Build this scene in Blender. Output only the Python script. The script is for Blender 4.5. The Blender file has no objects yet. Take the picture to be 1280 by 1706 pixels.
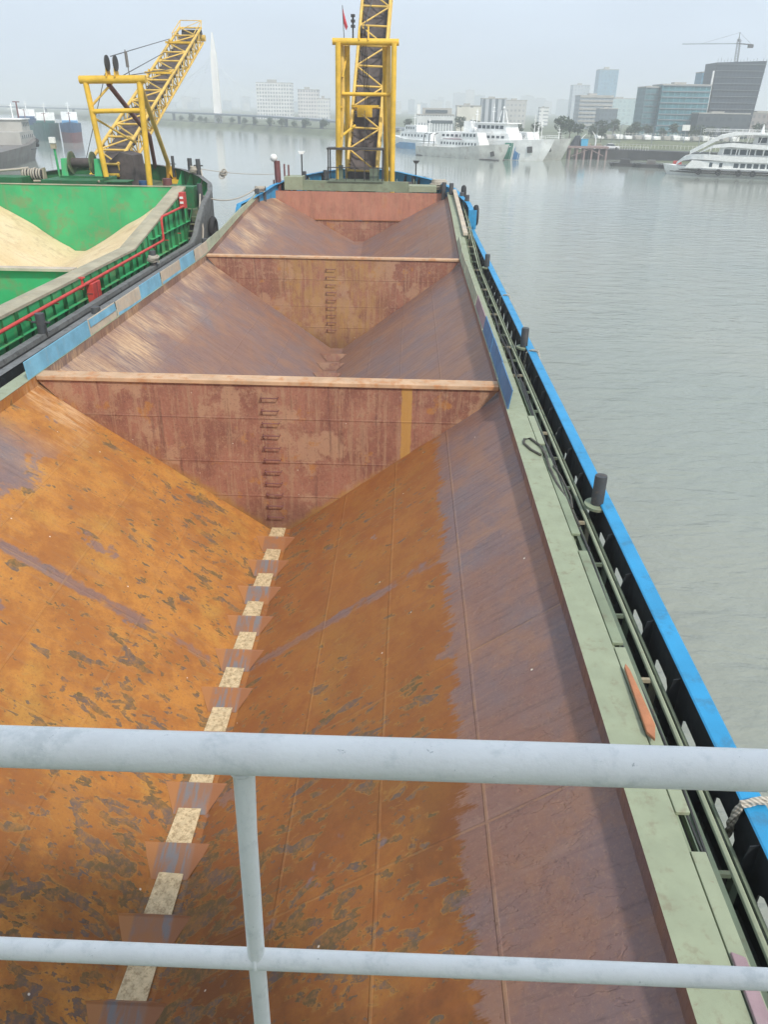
import bpy, math, random
from mathutils import Vector, Matrix, noise as mnoise
R = math.radians
random.seed(7)
scene = bpy.context.scene
col = scene.collection

# ------------------------------------------------------------------ camera
EYE = (0.0, 0.0, 12.2)
cam = bpy.data.objects.new('camera', bpy.data.cameras.new('camera'))
col.objects.link(cam)
cam.matrix_world = Matrix(((0.99935359, -0.02773156, 0.02287715, EYE[0]),
                           (0.0331532, 0.46483554, -0.88477612, EYE[1]),
                           (0.0139021, 0.88496264, 0.46545446, EYE[2]),
                           (0, 0, 0, 1)))
cam.data.sensor_fit = 'VERTICAL'
cam.data.sensor_height = 24.0
cam.data.lens = 24.0 * 1281 / 1706
cam.data.clip_start = 0.05
cam.data.clip_end = 9000
scene.camera = cam
# ------------------------------------------------------------------ world, sun, exposure
SUN_EL, SUN_AZ = 49, 145          # azimuth measured clockwise from +Y (the bow)
world = bpy.data.worlds.new("World")
scene.world = world
world.use_nodes = True
wn, wl = world.node_tree.nodes, world.node_tree.links
wn.clear()
sky = wn.new('ShaderNodeTexSky'); sky.sky_type = 'NISHITA'; sky.sun_disc = False
sky.sun_elevation = R(SUN_EL); sky.sun_rotation = R(SUN_AZ)
sky.air_density = 1.5; sky.dust_density = 5.0; sky.ozone_density = 1.0
over = wn.new('ShaderNodeRGB'); over.outputs[0].default_value = (6.3, 7.35, 8.75, 1)
wm = wn.new('ShaderNodeMix'); wm.data_type = 'RGBA'; wm.inputs[0].default_value = 0.82
bg = wn.new('ShaderNodeBackground'); bg.inputs[1].default_value = 0.10
wo = wn.new('ShaderNodeOutputWorld')
wt_ = wn.new('ShaderNodeTexCoord'); wmp = wn.new('ShaderNodeMapping'); wmp.inputs[3].default_value = (1, 1, 3.5)
wns = wn.new('ShaderNodeTexNoise'); wns.inputs['Scale'].default_value = 1.6; wns.inputs['Detail'].default_value = 5
wrp = wn.new('ShaderNodeMapRange'); wrp.inputs[1].default_value = .3; wrp.inputs[2].default_value = .7; wrp.inputs[3].default_value = .88; wrp.inputs[4].default_value = 1.12
wvm = wn.new('ShaderNodeVectorMath'); wvm.operation = 'SCALE'
wl.new(wt_.outputs['Generated'], wmp.inputs[0]); wl.new(wmp.outputs[0], wns.inputs['Vector']); wl.new(wns.outputs[0], wrp.inputs[0])
wl.new(over.outputs[0], wvm.inputs[0]); wl.new(wrp.outputs[0], wvm.inputs['Scale'])
wl.new(sky.outputs[0], wm.inputs[6]); wl.new(wvm.outputs[0], wm.inputs[7])
wl.new(wm.outputs[2], bg.inputs[0]); wl.new(bg.outputs[0], wo.inputs[0])
sun = bpy.data.objects.new('sun', bpy.data.lights.new('sun', 'SUN'))
sun.data.energy = 2.7; sun.data.angle = R(4.0); sun.data.color = (1.0, 0.94, 0.84)
col.objects.link(sun)
sd = Vector((math.sin(R(SUN_AZ)) * math.cos(R(SUN_EL)), math.cos(R(SUN_AZ)) * math.cos(R(SUN_EL)), math.sin(R(SUN_EL))))
sun.rotation_euler = sd.to_track_quat('Z', 'Y').to_euler()
sun.location = (60, -30, 90)
vs = scene.view_settings
vs.view_transform = 'Standard'; vs.look = 'None'; vs.gamma = 1; vs.exposure = 0.29; vs.use_curve_mapping = False
cy = scene.cycles
cy.max_bounces = 6; cy.diffuse_bounces = 3; cy.glossy_bounces = 3; cy.volume_bounces = 3
cy.transparent_max_bounces = 8; cy.use_denoising = True
cy.use_adaptive_sampling = True; cy.adaptive_threshold = 0.02
cy.caustics_reflective = False; cy.caustics_refractive = False

# ------------------------------------------------------------------ materials
class NB:
    """small node-graph writer"""
    def __init__(s, name):
        s.m = bpy.data.materials.new(name); s.m.use_nodes = True
        s.n, s.l = s.m.node_tree.nodes, s.m.node_tree.links
        s.b = s.n['Principled BSDF']
        s.P = s.n.new('ShaderNodeTexCoord').outputs['Object']
        sp = s.n.new('ShaderNodeSeparateXYZ'); s.l.new(s.P, sp.inputs[0])
        s.x, s.y, s.z = sp.outputs
    def put(s, sock, v):
        if isinstance(v, bpy.types.NodeSocket): s.l.new(v, sock)
        elif isinstance(v, (tuple, list)) and len(v) == 3 and sock.type == 'RGBA': sock.default_value = (*v, 1)
        else: sock.default_value = v
    def sc(s, sx, sy, sz, src=None):
        m = s.n.new('ShaderNodeMapping'); s.l.new(src or s.P, m.inputs[0]); m.inputs[3].default_value = (sx, sy, sz)
        return m.outputs[0]
    def noise(s, scale=1, detail=4, rough=.55, v=None, dist=0.0, off=0.0):
        t = s.n.new('ShaderNodeTexNoise'); s.l.new(v or s.P, t.inputs['Vector'])
        if off:
            t.noise_dimensions = '4D'; t.inputs['W'].default_value = off
        t.inputs['Scale'].default_value = scale; t.inputs['Detail'].default_value = detail
        t.inputs['Roughness'].default_value = rough; t.inputs['Distortion'].default_value = dist
        return t.outputs[0]
    def vor(s, scale=1, v=None, feat='F1', rnd=1.0):
        t = s.n.new('ShaderNodeTexVoronoi'); t.feature = feat; s.l.new(v or s.P, t.inputs['Vector'])
        t.inputs['Scale'].default_value = scale; t.inputs['Randomness'].default_value = rnd
        return t.outputs[0]
    def mth(s, op, a, b=0.0, c=None, clamp=False):
        t = s.n.new('ShaderNodeMath'); t.operation = op; t.use_clamp = clamp
        s.put(t.inputs[0], a); s.put(t.inputs[1], b)
        if c is not None: s.put(t.inputs[2], c)
        return t.outputs[0]
    def ss(s, v, a, b, lo=0.0, hi=1.0):           # smooth step of v from a to b
        t = s.n.new('ShaderNodeMapRange'); t.interpolation_type = 'SMOOTHSTEP'
        s.put(t.inputs[0], v)
        for i, k in enumerate((a, b, lo, hi)): t.inputs[i + 1].default_value = k
        return t.outputs[0]
    def mix(s, f, a, b):
        t = s.n.new('ShaderNodeMix'); t.data_type = 'RGBA'
        s.put(t.inputs[0], f); s.put(t.inputs[6], a); s.put(t.inputs[7], b)
        return t.outputs[2]
    def line(s, v, at, w):                        # 1 on a thin line v == at
        return s.ss(s.mth('ABSOLUTE', s.mth('SUBTRACT', v, at)), w * .5, w, 1.0, 0.0)
    def bump(s, h, strength=.3, dist=.02):
        t = s.n.new('ShaderNodeBump'); t.inputs['Strength'].default_value = strength; t.inputs['Distance'].default_value = dist
        s.put(t.inputs['Height'], h); s.l.new(t.outputs[0], s.b.inputs['Normal'])
    def done(s, c, rough=.6, metal=0.0, spec=None):
        s.put(s.b.inputs['Base Color'], c); s.put(s.b.inputs['Roughness'], rough); s.put(s.b.inputs['Metallic'], metal)
        if spec is not None: s.b.inputs['Specular IOR Level'].default_value = spec
        return s.m

def paint(name, c, dirt=(.12, .08, .05), amount=.5, scale=1.5, rough=.5, streak=True, worn=None, var=.16):
    """painted steel with dirt, runs and a little tone variation"""
    k = NB(name)
    a = k.noise(scale, 5, .6)
    base = k.mix(k.ss(a, .3, .7), tuple(v * (1 - var) for v in c), tuple(min(1, v * (1 + var)) for v in c))
    m = k.noise(scale * 2.3, 6, .7, off=3.0)
    th = .75 - .25 * amount
    d = k.ss(m, th - .1, th + .08)
    if streak:
        st = k.noise(scale * 3, 3, .6, v=k.sc(1.6, 1.6, .12), off=1.0)
        d = k.mth('MAXIMUM', d, k.mth('MULTIPLY', k.ss(st, .55, .75), amount))
    c2 = k.mix(k.mth('MULTIPLY', d, min(1, .35 + amount * .5)), base, dirt)
    if worn:
        w = k.ss(k.noise(scale * 5, 7, .75, off=9.0), .63, .68)
        c2 = k.mix(w, c2, worn)
    k.bump(k.noise(scale * 12, 3, .6), .12, .01)
    return k.done(c2, k.ss(m, .2, .8, rough - .1, min(1, rough + .2)))

def slope_mat():
    k = NB('rusted_hopper_plate')
    x, y, z = k.x, k.y, k.z
    wob = k.mth('SUBTRACT', k.noise(.9, 5, .65), .5)
    wob2 = k.mth('SUBTRACT', k.noise(2.6, 6, .7, off=2.0), .5)
    # bare plate scoured by cargo: purple brown with grey blue sheen and scratches running down the slope
    big = k.noise(.22, 3, .5, off=5.0)
    fine = k.noise(9, 6, .75)
    scr = k.noise(1, 5, .7, v=k.sc(.7, 11, 1.2))
    scr2 = k.noise(1, 3, .6, v=k.sc(.35, 5, .6), off=4.0)
    bare = k.mix(k.ss(k.mth('ADD', big, k.mth('MULTIPLY', wob, .5)), .38, .62), (.235, .128, .098), (.205, .138, .132))
    bare = k.mix(k.mth('MULTIPLY', k.ss(k.noise(.5, 4, .6, off=8.0), .52, .68), .5), bare, (.17, .155, .17))
    bare = k.mix(k.mth('MULTIPLY', k.ss(scr, .5, .72), .45), bare, (.11, .075, .07))
    bare = k.mix(k.mth('MULTIPLY', k.ss(scr2, .56, .72), .4), bare, (.31, .20, .155))
    bare = k.mix(k.mth('MULTIPLY', k.ss(k.noise(.45, 4, .6, off=6.5), .55, .7), .45), bare, (.30, .14, .07))
    bare = k.mix(k.mth('MULTIPLY', k.ss(fine, .5, .75), .3), bare, (.08, .05, .045))
    bare = k.mix(k.mth('MULTIPLY', k.ss(k.noise(.9, 7, .72, off=7.5), .46, .62), .5), bare, (.33, .17, .095))
    bare = k.mix(k.mth('MULTIPLY', k.ss(k.noise(22, 4, .75, off=7.7), .5, .66), .35), bare, (.34, .22, .15))
    # thick orange rust of the nearest bay
    n1 = k.noise(1.3, 8, .7, off=11.0); n2 = k.noise(.62, 6, .65, off=14.0); n3 = k.noise(4.5, 7, .72, off=17.0)
    oc = k.mix(k.ss(n1, .40, .60), (.37, .142, .034), (.50, .218, .046))
    oc = k.mix(k.mth('MULTIPLY', k.ss(n2, .52, .66), .6), oc, (.50, .28, .060))
    oc = k.mix(k.mth('MULTIPLY', k.ss(n3, .5, .66), .38), oc, (.26, .095, .032))
    oc = k.mix(k.mth('MULTIPLY', k.ss(k.noise(19, 5, .8, off=18.0), .5, .62), .35), oc, (.22, .10, .045))
    oc = k.mix(k.mth('MULTIPLY', k.ss(k.noise(1, 5, .7, v=k.sc(.8, 8, 1.2), off=19.0), .5, .66), .35), oc, (.33, .18, .09))
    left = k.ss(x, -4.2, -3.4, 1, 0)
    oc = k.mix(k.mth('MULTIPLY', k.mth('SUBTRACT', 1.0, left), .55), oc, (.235, .080, .027))  # right slope rust painted darker, as the side turned from the sun
    stain_shade = k.mth('MULTIPLY', k.ss(k.noise(.45, 6, .68, off=71.0), .40, .58), k.ss(y, 4.5, 11.5, .85, .12))  # stain blotches with the shade of the aft hold painted in
    oc = k.mix(stain_shade, oc, (.15, .058, .024))
    # peeled flakes, denser toward the trough and around the plate seams
    zone = k.noise(.5, 4, .6, off=23.0)
    near = k.ss(z, .6, 4.0, .032, -.018)
    dens = k.mth('ADD', k.mth('ADD', k.mth('MULTIPLY', k.mth('SUBTRACT', zone, .5), .30), near), k.ss(y, 4, 15, .038, -.005))
    def flk(sx, sy, th, off, dist):
        f_ = k.noise(1, 4, .55, v=k.sc(sx, sy, sx), dist=dist, off=off)
        return k.ss(k.mth('ADD', f_, dens), th, th + .012), k.ss(k.mth('ADD', f_, dens), th - .03, th)
    fa, ra = flk(1.2, 2.4, .625, 20.0, .5); fb_, rb_ = flk(2.6, 4.6, .625, 27.0, .3); fc, rc = flk(5.2, 8.5, .64, 29.0, .2)
    flake = k.mth('MAXIMUM', k.mth('MAXIMUM', fa, fb_), fc)
    rim = k.mth('MAXIMUM', ra, rb_)
    fcol = k.mix(k.ss(k.noise(2.2, 5, .65, off=31.0), .42, .58), (.13, .092, .042), (.135, .10, .088))
    fcol = k.mix(k.ss(k.noise(11, 6, .75, off=33.0), .46, .6), fcol, (.27, .135, .05))
    fcol = k.mix(k.mth('MULTIPLY', k.ss(k.noise(7, 4, .7, off=37.0), .55, .7), .6), fcol, (.07, .05, .035))
    oc = k.mix(k.mth('MULTIPLY', rim, .3), oc, (.44, .26, .07))
    oc = k.mix(k.mth('MULTIPLY', flake, k.ss(k.noise(3.5, 5, .7, off=39.0), .3, .55, .35, .95)), oc, fcol)
    fv = k.mth('MULTIPLY', flake, -1.0)
    # where the orange lies
    mR = k.ss(k.mth('ADD', k.mth('ADD', x, k.mth('MULTIPLY', wob2, .7)), k.mth('MULTIPLY', k.mth('SUBTRACT', scr, .5), .9)), .86, .98, 1, 0)
    xl = k.mth('ADD', x, k.mth('MULTIPLY', wob, 2.2))
    mL = k.mth('MAXIMUM', k.ss(xl, -9.15, -8.95), k.ss(y, 17.0, 18.6))
    band = k.mth('MULTIPLY', k.ss(k.mth('ABSOLUTE', k.mth('SUBTRACT', k.mth('ADD', y, k.mth('MULTIPLY', wob2, .55)), 13.85)), .10, .2, 1, 0), k.ss(k.noise(.8, 4, .6, off=41.0), .4, .5))
    lost = k.ss(k.noise(.55, 5, .65, off=44.0), .64, .67)
    cov = k.mth('MULTIPLY', k.mth('MULTIPLY', mR, mL), k.mth('SUBTRACT', 1.0, k.mth('MAXIMUM', band, lost)))
    cov = k.mth('MULTIPLY', cov, k.ss(y, 20.5, 20.7, 1, 0))
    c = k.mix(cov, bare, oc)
    # sandy scuffs below the left coaming and along the foot of the bulkheads
    sc3 = k.noise(1, 6, .75, v=k.sc(1.0, 7.5, 1.4), dist=.3, off=50.0)
    tan = k.mth('MULTIPLY', k.ss(k.mth('ADD', x, k.mth('MULTIPLY', wob, 1.5)), -9.45, -8.3, 1, 0), k.ss(sc3, .38, .64))
    tan = k.mth('MULTIPLY', tan, k.ss(y, 15.5, 19.5))
    tan = k.mth('MULTIPLY', tan, k.ss(k.noise(.5, 4, .6, off=52.0), .38, .62))
    c = k.mix(k.mth('MULTIPLY', tan, .8), c, (.66, .45, .26))
    # weld seams
    seam = None
    for v, ats in ((x, (1.2, -.2, -1.65, -7.25, -8.7, -5.8)), (y, (3.4, 6.9, 10.35, 13.8, 17.2, 24.0, 27.5, 31.0, 34.4, 37.8, 45.0, 49.0, 53.0))):
        for a in ats:
            q = k.line(v, a, .026)
            seam = q if seam is None else k.mth('MAXIMUM', seam, q)
    sn = k.mth('MULTIPLY', seam, k.ss(k.noise(2.2, 3, .6, off=60.0), .4, .6))
    c = k.mix(k.mth('MULTIPLY', sn, k.ss(y, 12, 24, .28, .10)), c, (.42, .24, .10))
    # white flecks
    spk = k.mth('MULTIPLY', k.ss(k.vor(1.3), .018, .03, 1, 0), .9)
    c = k.mix(spk, c, (.75, .68, .58))
    h = k.mth('ADD', k.mth('MULTIPLY', fv, .6), k.mth('ADD', k.mth('MULTIPLY', scr, .35), k.mth('ADD', k.mth('MULTIPLY', fine, .3), k.mth('MULTIPLY', seam, .8))))
    k.bump(h, .55, .02)
    return k.done(c, k.mix(cov, k.ss(scr, .3, .7, .38, .6), (.8, .8, .8)), 0.0, .35)

def bulkhead_mat():
    k = NB('rusted_bulkhead_plate')
    x, y, z = k.x, k.y, k.z
    a = k.noise(.8, 6, .65)
    st = k.noise(1, 5, .7, v=k.sc(7, 1, .45))
    c = k.mix(k.ss(a, .35, .65), (.235, .098, .070), (.35, .155, .105))
    c = k.mix(k.mth('MULTIPLY', k.ss(k.noise(.9, 5, .6, off=3.0), .54, .6), .75), c, (.45, .27, .17))
    c = k.mix(k.mth('MULTIPLY', k.ss(k.noise(3.2, 6, .7, off=4.5), .54, .62), .6), c, (.40, .24, .15))
    c = k.mix(k.mth('MULTIPLY', k.ss(k.noise(1.6, 4, .6, off=6.0), .6, .66), .8), c, (.42, .18, .05))
    c = k.mix(k.mth('MULTIPLY', k.ss(st, .5, .62), .6), c, (.40, .24, .15))
    c = k.mix(k.mth('MULTIPLY', k.ss(k.noise(1, 4, .6, v=k.sc(5, 1, .3), off=8.0), .55, .7), .6), c, (.10, .045, .04))
    c = k.mix(k.mth('MULTIPLY', k.ss(k.noise(14, 7, .8, v=k.sc(1.3, 1, .8), off=5.5), .49, .6), .45), c, (.42, .25, .16))
    c = k.mix(k.mth('MULTIPLY', k.ss(k.noise(18, 6, .8, off=6.8), .53, .64), .5), c, (.12, .055, .045))
    # middle bulkhead: ochre in the centre
    mid = k.mth('MULTIPLY', k.ss(y, 38, 39), k.ss(y, 45, 46, 1, 0))
    och = k.mth('MULTIPLY', k.ss(k.mth('ABSOLUTE', k.mth('ADD', x, 4.0)), 1.6, 3.4, 1, 0), k.ss(k.noise(1.3, 6, .7, off=12.0), .35, .55))
    c = k.mix(k.mth('MULTIPLY', mid, k.mth('MULTIPLY', och, k.ss(k.noise(1, 5, .75, v=k.sc(5, 1, .6), off=13.0), .35, .6, .15, .75))), c, (.42, .25, .09))
    # front bulkhead: lighter pink above the seam
    fr = k.ss(y, 57, 58)
    up = k.mth('MULTIPLY', fr, k.ss(z, 4.9, 5.0))
    c = k.mix(k.mth('MULTIPLY', up, k.ss(k.noise(1, 6, .7, v=k.sc(1.5, 1, .5), off=15.0), .3, .65, .25, .85)), c, (.50, .22, .15))
    # yellow run near the right end of the nearest bulkhead
    nb = k.ss(y, 25, 26, 1, 0)
    yl = k.mth('MULTIPLY', k.mth('MULTIPLY', nb, k.ss(k.mth('ABSOLUTE', k.mth('SUBTRACT', k.mth('ADD', x, k.mth('MULTIPLY', k.mth('SUBTRACT', k.noise(4), .5), .1)), .06)), .12, .17, 1, 0)), k.ss(z, 3.0, 3.3))
    c = k.mix(k.mth('MULTIPLY', yl, .8), c, (.50, .28, .07))
    # yellow silt along the foot of the V, darker toward the bottom
    d = k.mth('ADD', k.mth('ABSOLUTE', k.mth('ADD', x, 3.72)), 0.0)
    foot = k.mth('SUBTRACT', k.mth('SUBTRACT', z, .78), k.mth('MULTIPLY', k.mth('SUBTRACT', d, .3), .72))
    c = k.mix(k.mth('MULTIPLY', k.ss(k.mth('ADD', foot, k.mth('MULTIPLY', k.noise(3, 6, .7), .7)), .3, .62, 1, 0), k.mth('MULTIPLY', k.ss(z, 1.6, 3.6, .75, .1), nb)), c, (.42, .23, .055))
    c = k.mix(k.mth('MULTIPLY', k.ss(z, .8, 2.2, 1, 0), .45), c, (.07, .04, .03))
    sm = None
    for a_ in (4.35, 3.0, 1.9): 
        q = k.line(z, a_, .03); sm = q if sm is None else k.mth('MAXIMUM', sm, q)
    q = k.line(z, 4.95, .03)
    c = k.mix(k.mth('MULTIPLY', k.mth('MULTIPLY', sm, k.ss(k.noise(2, 4, .6), .4, .6)), .2), c, (.12, .06, .05))
    spk = k.ss(k.vor(1.7), .02, .035, 1, 0)
    c = k.mix(spk, c, (.6, .5, .42))
    k.bump(k.mth('ADD', k.mth('MULTIPLY', k.noise(9, 6, .75), .6), k.mth('ADD', st, sm)), .5, .02)
    return k.done(c, .72, 0.0, .3)

def water_mat():
    k = NB('harbour_water')
    far = k.mth('MULTIPLY', k.y, 1.0)
    w1 = k.noise(1, 3, .55, v=k.sc(.35, .75, 1), dist=.4)
    w2 = k.noise(1, 4, .6, v=k.sc(1.1, 2.4, 1), off=3.0)
    w3 = k.noise(.03, 3, .5, off=7.0)
    c = k.mix(k.ss(w3, .3, .7), (.25, .285, .255), (.30, .315, .27))
    amp = k.ss(k.y, 20, 180, 1.0, .07)
    h = k.mth('MULTIPLY', k.mth('ADD', k.mth('MULTIPLY', w1, 1.0), k.mth('MULTIPLY', w2, .45)), amp)
    k.bump(h, .85, .27)
    k.b.inputs['IOR'].default_value = 1.33
    return k.done(c, k.ss(k.y, 20, 300, .07, .10))

def plain(name, c, rough=.6, metal=0.0, var=.1, scale=2.0):
    k = NB(name)
    a = k.noise(scale, 5, .65)
    cc = k.mix(k.ss(a, .3, .7), tuple(v * (1 - var) for v in c), tuple(min(1, v * (1 + var)) for v in c))
    k.bump(k.noise(scale * 9, 3, .6), .15, .01)
    return k.done(cc, rough, metal)

def facade_mat(name, wall, glass, px, pz, fx=.6, fz=.55):
    """a far facade: rows of openings laid out on the wall's own coordinates"""
    k = NB(name)
    u = k.mth('FRACT', k.mth('DIVIDE', k.mth('ADD', k.x, k.y), px))
    v = k.mth('FRACT', k.mth('DIVIDE', k.z, pz))
    m = k.mth('MULTIPLY', k.mth('LESS_THAN', u, fx), k.mth('LESS_THAN', v, fz))
    g = k.mix(k.ss(k.noise(.4, 3), .3, .7), tuple(t * .75 for t in glass), tuple(t * 1.25 for t in glass))
    w = k.mix(k.ss(k.noise(.15, 4), .3, .7), tuple(t * .9 for t in wall), tuple(min(1, t * 1.08) for t in wall))
    return k.done(k.mix(m, w, g), .5)

M = {}
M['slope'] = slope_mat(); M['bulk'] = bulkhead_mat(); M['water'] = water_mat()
M['beam'] = paint('sand_worn_beam_steel', (.54, .35, .21), (.48, .19, .06), .7, 1.2, .6, False, (.55, .26, .10))
M['sage'] = paint('sage_green_deck_paint', (.285, .32, .215), (.21, .18, .12), .5, 2.4, .55, False, (.25, .22, .15), var=.07)
M['sage_dark'] = paint('old_green_steel', (.13, .17, .12), (.12, .08, .05), .5, 1.5, .6)
M['sage_coam'] = paint('weathered_green_coaming', (.21, .25, .165), (.16, .12, .08), .5, 1.0, .65)
M['blue'] = paint('bright_blue_gunwale_paint', (.026, .275, .53), (.05, .15, .24), .55, 1.2, .45, False, (.10, .30, .45), .08)
M['black'] = paint('shaded_bulwark_paint', (.014, .018, .022), (.035, .03, .025), .4, 1.4, .6)  # dark bulwark paint with the inner side's shade in its colour
M['deck'] = paint('dark_deck_steel', (.055, .06, .052), (.12, .08, .05), .6, 1.1, .75, False)
M['hull'] = paint('dark_hull_steel', (.04, .045, .05), (.12, .07, .04), .5, .9, .65)
M['boardblue'] = paint('pale_blue_board_paint', (.17, .41, .56), (.42, .36, .28), .35, 1.6, .6, True, (.62, .66, .64), .14)
M['boardtan'] = paint('scuffed_tan_board', (.50, .42, .32), (.25, .40, .48), .45, 1.3, .7, True, (.64, .64, .58))
M['boardgreen'] = paint('weathered_green_board', (.36, .39, .28), (.44, .34, .24), .6, 1.3, .7, True, (.55, .5, .38))
M['boardrose'] = paint('faded_rose_board', (.32, .22, .24), (.3, .3, .26), .5, 1.3, .7)
M['boardshade'] = paint('shaded_blue_board_paint', (.07, .19, .36), (.30, .26, .2), .35, 1.3, .6, True, (.45, .5, .5))  # darker board blue, shade of the inboard face put into it
M['bollard'] = paint('worn_black_bollard', (.05, .055, .06), (.16, .11, .08), .5, 3, .5)
M['white'] = plain('white_paint', (.78, .79, .77), .5)
M['gate'] = paint('cream_gate_plate', (.60, .47, .28), (.26, .17, .08), .8, 6, .6, False, (.40, .3, .16))
def saddle_mat():
    k = NB('streaked_saddle_plate')
    st = k.noise(1, 4, .6, v=k.sc(9, 1, 1.2))
    c = k.mix(k.ss(k.noise(1.3, 5, .6, off=2.0), .42, .58), (.31, .125, .042), (.25, .125, .07))
    c = k.mix(k.mth('MULTIPLY', k.ss(st, .45, .6), k.mth('MULTIPLY', k.ss(k.mth('ABSOLUTE', k.mth('ADD', k.x, 3.7)), .2, .4, 1, .25), k.ss(k.noise(1.6, 4, .6, off=5.0), .4, .55))), c, (.17, .16, .165))  # blue grey streaks over the middle of the plate
    wx = k.mth('ADD', k.x, 3.7)
    c = k.mix(k.ss(wx, -.34, -.28, 1, 0), c, (.36, .15, .045)); c = k.mix(k.ss(wx, .28, .34), c, (.26, .10, .035))
    k.bump(st, .3, .01)
    return k.done(c, .6)
M['saddle'] = saddle_mat()
M['yellow'] = paint('yellow_crane_paint', (.70, .44, .04), (.42, .24, .08), .35, 1.2, .5, False)
M['palyellow'] = paint('faded_yellow_crane_paint', (.68, .45, .10), (.42, .26, .10), .35, 1.2, .5, False)
M['belt'] = plain('rubber_belt', (.085, .07, .068), .8, 0, .3, 1.5)
M['darksteel'] = paint('greasy_dark_steel', (.045, .045, .045), (.12, .08, .05), .5, 3, .6)
M['cable'] = plain('steel_cable', (.06, .06, .06), .6)
M['maroon'] = paint('maroon_pipe_paint', (.17, .06, .06), (.1, .06, .05), .4, 2, .5)
M['red'] = paint('red_fire_paint', (.52, .055, .045), (.3, .10, .06), .35, 2, .5)
M['green'] = paint('bright_green_ship_paint', (.04, .40, .15), (.19, .25, .11), .7, .5, .5, True, None, .12)
M['greendark'] = paint('green_coaming_paint', (.016, .13, .045), (.10, .085, .045), .5, 1.3, .55)
M['greendeck'] = paint('scuffed_green_deck', (.095, .14, .075), (.28, .22, .14), .7, 1.1, .75, False)
M['khaki'] = paint('sandy_coaming_top', (.36, .33, .24), (.45, .36, .24), .5, 1.2, .8, False)
M['rimgrey'] = paint('grey_black_gunwale', (.15, .155, .155), (.05, .05, .05), .6, 1.5, .7, False)
def sand_mat():
    k = NB('pale_yellow_sand')
    c = k.mix(k.ss(k.noise(.5, 5, .6), .3, .7), (.72, .55, .31), (.80, .66, .43))
    c = k.mix(k.mth('MULTIPLY', k.ss(k.noise(1, 4, .6, v=k.sc(.5, 4, .5), off=3.0), .5, .7), .5), c, (.60, .42, .24))
    c = k.mix(k.mth('MULTIPLY', k.ss(k.noise(.8, 5, .7, off=6.0), .52, .64), .5), c, (.50, .36, .20))
    c = k.mix(k.mth('MULTIPLY', k.ss(k.noise(9, 5, .8, off=8.0), .5, .65), .3), c, (.50, .38, .24))
    k.bump(k.mth('ADD', k.noise(30, 4, .7), k.noise(3, 4, .6)), .8, .06)
    return k.done(c, .95)
M['sand'] = sand_mat()
M['rail'] = paint('white_handrail_paint', (.90, .90, .88), (.66, .69, .68), .6, 9, .4, False, (.5, .52, .52), .04)
def rope_mat(name, c):
    k = NB(name)
    w = k.n.new('ShaderNodeTexWave'); k.l.new(k.P, w.inputs[0]); w.inputs['Scale'].default_value = 9; w.bands_direction = 'DIAGONAL'
    cc = k.mix(w.outputs[1], tuple(v * .55 for v in c), c)
    k.bump(w.outputs[1], .6, .01)
    return k.done(cc, .9)
M['rope'] = rope_mat('pale_mooring_rope', (.55, .50, .42))
M['hose'] = plain('dark_hose_rubber', (.07, .065, .05), .6, 0, .3, 5)
M['copper'] = paint('orange_rusty_plank', (.44, .18, .085), (.28, .12, .06), .4, 3, .6, False)
M['tyre'] = plain('tyre_rubber', (.025, .026, .028), .85)
M['glass'] = plain('dark_window_glass', (.05, .07, .085), .15)
M['shipwhite'] = paint('ship_white_paint', (.84, .85, .83), (.55, .52, .46), .45, .3, .5, True)
M['shipblue'] = paint('light_blue_hull_paint', (.10, .30, .52), (.2, .3, .38), .3, .3, .5)
M['shipgrey'] = paint('grey_old_hull_paint', (.17, .16, .15), (.16, .10, .08), .6, .3, .7)
M['stripegreen'] = plain('green_stripe_paint', (.02, .25, .16), .5)
M['stripeblue'] = plain('blue_stripe_paint', (.04, .22, .50), .5)
M['deepblue'] = paint('deep_blue_hull', (.015, .075, .19), (.1, .1, .14), .4, .4, .6)
M['tealhull'] = paint('dark_teal_hull', (.03, .12, .11), (.05, .06, .05), .4, .4, .6)
M['redhull'] = paint('faded_red_hull', (.15, .045, .05), (.15, .07, .06), .4, .4, .6)
M['concrete'] = plain('pale_concrete', (.40, .39, .36), .85, 0, .12, .3)
M['asphalt'] = plain('asphalt', (.06, .06, .06), .9, 0, .2, .3)
M['grass'] = plain('dry_grass_ground', (.13, .145, .07), .95, 0, .35, .12)
M['earth'] = plain('earth_bank', (.13, .15, .09), .95, 0, .4, .06)
M['leaf'] = plain('dark_tree_leaves', (.045, .075, .035), .8, 0, .35, .8)
M['bark'] = plain('tree_bark', (.10, .08, .06), .9)
M['pinkdock'] = plain('weathered_dock_timber', (.28, .20, .19), .85)
M['carwhite'] = plain('white_car_paint', (.8, .8, .8), .25)
M['bluebox'] = plain('cyan_box_paint', (.06, .38, .60), .5)
M['tarp'] = plain('black_tarpaulin', (.03, .035, .045), .6, 0, .4, .8)
M['pylon'] = plain('white_pylon_concrete', (.82, .80, .76), .6, 0, .05, .1)
M['bridgegrey'] = plain('bridge_deck_grey', (.22, .25, .28), .8, 0, .1, .1)

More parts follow.
